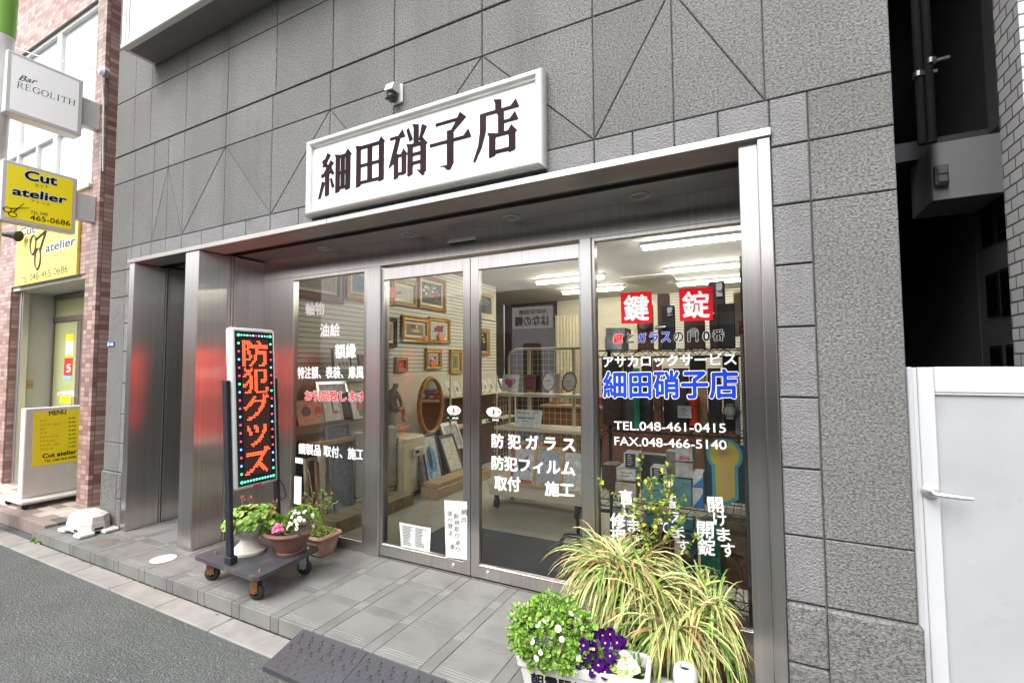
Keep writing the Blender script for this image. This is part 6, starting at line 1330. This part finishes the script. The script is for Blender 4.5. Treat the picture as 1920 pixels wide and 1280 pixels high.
def bx(lab, pxr, y, dep, col, cat='box', name='stock_box', group='lock stock on the wire shelves', lbl=None, extra=None, zb=None, met=0):
    a, b = PY(pxr[0], pxr[1], y), PY(pxr[2], pxr[3], y); z0 = b.z if zb is None else zb; mb = MB(); mats = [col if not isinstance(col, tuple) else ac(col)]
    mb.box(a.x, b.x, y, y + dep, z0, a.z, 0, c=.003)
    if lbl:
        u0, u1, v0, v1, c, lines = lbl; mats.append(ac(c)); X = lambda u: a.x + (b.x - a.x) * u; Z = lambda v: z0 + (a.z - z0) * v
        mb.box(X(u0), X(u1), y - .0012, y - .0002, Z(v0), Z(v1), 1); mats.append(ac((.05, .05, .05) if sum(c) > 1 else (.8, .8, .8)))
        for k in range(lines): vv = v1 - (v1 - v0) * (k + 1) / (lines + 1); mb.box(X(u0 + (u1 - u0) * .2), X(u0 + (u1 - u0) * random.uniform(.55, .85)), y - .0022, y - .0013, Z(vv), Z(vv + (v1 - v0) * .05), 2)
    if extra: extra(mb, mats, a, b, y, z0)
    return solo(mb, name, mats, lab, cat, ((a.x + b.x) / 2, y + dep / 2, z0), group)
T1, T2, T3 = 1.606, 1.071, .621
LG = 'door lock samples on the top shelf'
def rnd(mb, mats, a, b, y, z0):
    mats.append(M['zinc']); c = Vector(((a.x + b.x) / 2, y, z0 + (a.z - z0) * .55)); mb.tube([c, c + Vector((0, -.015, 0))], [.04, .032], 20, 1); mb.tube([c + Vector((0, -.015, 0)), c + Vector((0, -.04, 0))], [.018, .022], 14, 1)
def plate(mb, mats, a, b, y, z0):
    mats.append(M['zinc']); w_ = b.x - a.x; h = a.z - z0; mb.box(a.x + w_ * .45, b.x - w_ * .1, y - .02, y - .0005, a.z - h * .25, a.z - h * .03, 1, c=.004); mb.tube([(a.x + w_ * .7, y - .02, a.z - h * .13), (a.x + w_ * .7, y - .045, a.z - h * .13)], .016, 12, 1); mb.tube([(a.x + w_ * .3, y, a.z - h * .5), (a.x + w_ * .3, y - .05, a.z - h * .5), (a.x - w_ * .5, y - .055, a.z - h * .52)], .010, 8, 1)
bx('white carton on the top wire shelf left of the lock samples', (1134, 631, 1166, 656), .84, .2, (.62, .62, .62), group='cartons on the top shelf', zb=T1); bx('pale grey flat carton lying on top of the white carton', (1136, 615, 1172, 631), .86, .18, (.48, .48, .49), group='cartons on the top shelf')
bx('brown wooden block with a round steel lock cylinder', (1194, 572, 1224, 656), .86, .05, M['wood_red'], 'lock sample', 'lock_sample', LG, extra=rnd, zb=T1)
bx('tall reddish wooden lock sample post', (1232, 551, 1256, 656), .93, .06, M['wood_red'], 'lock sample', 'lock_sample', LG, zb=T1)
bx('black digital lock on a dark stand between the red squares', (1241, 574, 1266, 656), .88, .04, M['black'], 'lock sample', 'lock_sample', LG, extra=plate, zb=T1)
bx('dark brown board with knob lock below the right red square', (1282, 600, 1322, 656), .9, .05, M['wood_dark'], 'lock sample', 'lock_sample', LG, extra=rnd, zb=T1)
bx('purple-brown board with a silver rim lock at its top', (1328, 528, 1362, 656), .92, .05, mat('plum_board', (.10, .05, .06), .4), 'lock sample', 'lock_sample', LG, extra=plate, zb=T1)
bx('tall black keypad box right of the plum board', (1345, 570, 1379, 656), .86, .06, M['black'], 'lock sample', 'lock_sample', LG, zb=T1)
bx('reddish brown door sample at the far right window edge', (1386, 480, 1409, 612), 1.25, .05, M['wood_red'], 'lock sample', 'lock_sample', LG); bx('cream poster board with red streaks behind the shelf end', (1375, 549, 1406, 630), 1.3, .01, (.7, .6, .4), 'board', 'poster_board', LG, lbl=(.3, .95, .05, .35, (.6, .08, .05), 2))
# second level
SG = 'hardware on the second shelf'
bx('bright green strip hanging in the second shelf', (1187, 690, 1200, 792), .9, .02, (.01, .30, .16), 'strip', 'colour_strip', SG, zb=T2); bx('brown upright board in the second shelf', (1224, 676, 1241, 795), .92, .04, M['wood_red'], 'board', 'wood_board', SG, zb=T2)
bx('dark grey steel door closer box in the second shelf', (1166, 745, 1220, 790), .98, .1, (.06, .06, .065), 'box', 'stock_box', SG, zb=T2); bx('white hand-lettered note in the second shelf', (1270, 760, 1297, 784), .86, .004, (.7, .7, .68), 'card', 'price_card', SG, lbl=(.1, .9, .1, .9, (.68, .68, .66), 4))
bx('tan envelope behind the red lamp', (1300, 700, 1326, 790), 1.0, .03, (.42, .28, .14), 'box', 'stock_box', SG, zb=T2); bx('black metal box at the right of the second shelf', (1326, 690, 1352, 795), .95, .1, (.025, .022, .022), 'box', 'stock_box', SG, zb=T2)
bx('cream plate with keyhole fittings on a grey bracket', (1361, 757, 1376, 786), .88, .02, (.6, .58, .45), 'fitting', 'lock_fitting', SG, extra=rnd); bx('grey steel corner bracket at the end of the second shelf', (1376, 700, 1388, 803), .94, .03, (.3, .32, .36), 'bracket', 'steel_bracket', SG, zb=T2)
bx('dark red cloth-bound box low at the left of the second shelf', (1136, 700, 1166, 794), 1.02, .1, (.10, .05, .04), 'box', 'stock_box', SG, zb=T2); bx('black box behind the brown upright board', (1243, 690, 1290, 795), 1.06, .1, (.035, .03, .03), 'box', 'stock_box', SG, zb=T2)
p = PY(1300, 750, .9); mb = MB(); mb.lathe([(.001, .05), (.02, .045), (.035, .02), (.038, 0), (.03, -.03), (.03, -.16)], (p.x, .92, p.z), 16); solo(mb, 'warning_lamp', mat('lamp_red', (.8, .08, .02), .3), 'small red-orange warning lamp in the second shelf', 'lamp', (p.x, .92, p.z - .16), smooth=50)
for k, (a, b, t, c, lab) in enumerate(((1128, 1166, 668, (.03, .03, .033), 'black carton at the back left of the second shelf'), (1168, 1186, 672, (.05, .03, .025), 'narrow brown-black carton behind the green strip'), (1202, 1223, 670, (.10, .05, .035), 'rust brown carton between the green strip and the brown board'), (1292, 1325, 668, (.022, .024, .022), 'dark slate carton at the back behind the tan envelope'), (1354, 1388, 667, (.035, .032, .03), 'dark carton at the back right of the second shelf'))):
    bx(lab, (a, t, b, 792), 1.1, .06, c, 'box', 'stock_box', SG, zb=T2)
# third level
TG = 'boxed locks on the third shelf'
bx('tan carton with a white label, lower left of the third shelf', (1153, 903, 1193, 930), .83, .16, (.55, .47, .36), group=TG, zb=T3); bx('tan carton with a lettered label stacked on the lower tan carton', (1155, 876, 1193, 903), .83, .16, (.55, .47, .36), group=TG, lbl=(.06, .94, .1, .9, (.72, .70, .66), 2)); bx('black and white lettered box on top of the tan cartons', (1169, 848, 1198, 877), .84, .12, (.66, .66, .66), group=TG, lbl=(.12, .78, .02, .95, (.03, .03, .035), 5))
bx('teal lock carton under the tilted black box', (1204, 902, 1246, 934), .83, .16, (.16, .38, .40), group=TG, lbl=(.4, .9, .6, .85, (.13, .33, .36), 1), zb=T3); bx('black lettered box on the left teal carton', (1219, 875, 1251, 902), .84, .12, (.6, .6, .6), group=TG, lbl=(.1, .82, .02, .95, (.03, .03, .035), 5))
bx('larger teal lock carton right of the rose bloom', (1248, 896, 1297, 938), .83, .17, (.15, .36, .38), group=TG, lbl=(.5, .9, .7, .85, (.12, .31, .34), 1), zb=T3); bx('plain off-white carton on the larger teal carton', (1266, 866, 1300, 897), .85, .13, (.55, .53, .5), group=TG); bx('white carton with a pink label on top of the off-white carton', (1266, 839, 1299, 866), .85, .13, (.66, .65, .62), group=TG, lbl=(.25, .85, .12, .42, (.75, .22, .28), 0))
bx('grey carton tilted behind the white carton', (1248, 845, 1268, 895), 1.0, .1, (.30, .28, .25), group=TG)
def diag(mb, mats, a, b, y, z0):
    mats.append(ac((.02, .22, .62))); mb.add([(a.x, y - .002, z0), (b.x, y - .002, z0), (b.x, y - .002, z0 + (a.z - z0) * .75)], [(0, 1, 2)], len(mats) - 1)
bx('white and blue diagonal carton, lower of two by the key sign', (1298, 913, 1319, 943), .83, .12, (.7, .72, .74), group=TG, extra=diag, zb=T3); bx('white and blue diagonal carton, upper of two by the key sign', (1299, 885, 1319, 913), .83, .12, (.7, .72, .74), group=TG, extra=diag)
bx('brown dark carton in the back left of the third shelf', (1128, 870, 1156, 928), 1.0, .15, (.12, .06, .045), group=TG, zb=T3); bx('long dark grey case at the back of the third shelf', (1190, 850, 1250, 930), 1.05, .1, (.06, .06, .06), group=TG, zb=T3); bx('blue panel behind the key sign', (1320, 830, 1400, 955), 1.05, .03, (.04, .10, .17), 'panel', 'blue_panel', TG, zb=T3); bx('brown strip of wood left of the key sign', (1318, 815, 1324, 945), .95, .03, M['wood_red'], 'strip', 'wood_strip', TG, zb=T3)
# key shaped sign
yk = .72; c = PY(1358, 853, yk); r = (PY(1393, 853, yk).x - PY(1325, 853, yk).x) / 2; zb_ = PY(1358, 948, yk).z; ks = thing('key_sign', 'yellow key-shaped hanging sign with a turquoise rim behind the right window', 'sign', (c.x, yk, zb_))
def keyshape(r, w_, zb, tip): 
    a0 = math.asin(w_ / r); pts = [(c.x + r * sin(a), c.z + r * cos(a)) for a in [-(pi - a0) + (2 * pi - 2 * a0) * k / 36 for k in range(37)]]
    return pts + [(c.x + w_, zb + tip), (c.x, zb), (c.x - w_, zb + tip)]
mb = MB(); mb.prism(keyshape(r, r * .72, zb_, .045), yk, yk + .008); mb.build('rim', mat('turquoise', (.07, .40, .45), .4), ks)
mb = MB(); mb.prism(keyshape(r * .82, r * .52, zb_ + .025, .035), yk - .002, yk - .0005); mb.build('face', mat('key_yellow', (.68, .50, .08), .4), ks)
mb = MB(); mb.add([(c.x + .022 * cos(a), yk - .003, c.z + r * .72 + .022 * sin(a)) for a in [2 * pi * k / 20 for k in range(20)]], [tuple(range(20))], 1)
for k, s in enumerate('鍵の専門店'): zc = c.z + .03 - k * .058; letter(mb, s, (c.x - .022, yk - .003, zc - .022), (c.x + .022, yk - .003, zc - .022), (c.x - .022, yk - .003, zc + .022), 0, bold=.01)
mb.build('lettering', [mat('faded_pink', (.72, .42, .25), .5), M['inkgrey']], ks)
# bottom level
BG = 'cartons on the bottom shelf'
bx('turquoise flat carton on the bottom shelf behind the rose', (1205, 962, 1300, 1000), .9, .15, (.05, .27, .34), group=BG); bx('green carton at the right of the bottom shelf', (1312, 975, 1351, 1045), .82, .12, (.01, .20, .13), group=BG, zb=.13); bx('brown cardboard carton at the bottom right corner, upper one', (1345, 965, 1402, 1000), .95, .2, (.17, .09, .06), group=BG); bx('brown cardboard carton at the bottom right corner, middle one', (1347, 1001, 1402, 1040), .95, .2, (.16, .085, .055), group=BG); bx('brown cardboard carton at the bottom right corner, lowest one', (1350, 1041, 1404, 1085), .95, .2, (.15, .08, .05), group=BG, zb=.13)
bx('teal round-badged carton low behind the window characters', (1275, 995, 1305, 1060), .85, .12, (.02, .13, .16), group=BG, extra=rnd, zb=.13); bx('white panel with blue digits tilted at the left of the bottom shelf', (1148, 948, 1178, 1010), .84, .02, (.5, .5, .5), 'card', 'price_card', BG, lbl=(.1, .9, .6, .95, (.48, .48, .48), 1)); bx('black case at the left of the bottom shelf', (1185, 970, 1262, 1085), 1.05, .1, (.03, .03, .033), group=BG, zb=.13)
# mats, trolley
M['navy_mat'] = mat('navy_mat', (.018, .022, .035), .9, bump=.8, bscale=260, bdist=.006, var=.2, vscale=6)
mb = MB(); mb.box(-2.62, -.98, .72, 1.5, 0, .012, c=.004); solo(mb, 'door_mat', M['navy_mat'], 'large dark navy ribbed mat inside the sliding doors', 'mat', (-1.8, 1.1, 0))
tr = thing('hand_trolley', 'black tubular trolley frame standing at the right edge of the mat', 'trolley', (-1.15, 1.3, .012)); mb = MB()
mb.tube([(-1.32, 1.05, .03), (-1.33, 1.06, .18), (-1.30, 1.08, .23), (-1.02, 1.1, .25), (-.98, 1.1, .2), (-.98, 1.1, .03)], .016, 8); mb.tube([(-1.34, 1.5, .03), (-1.35, 1.5, .26), (-1.32, 1.5, .31), (-1.0, 1.5, .33)], .016, 8); mb.tube([(-1.2, 1.5, .05), (-1.16, 1.55, .9)], .022, 8); mb.build('tube_frame', M['blk_wire'], tr, smooth=60)
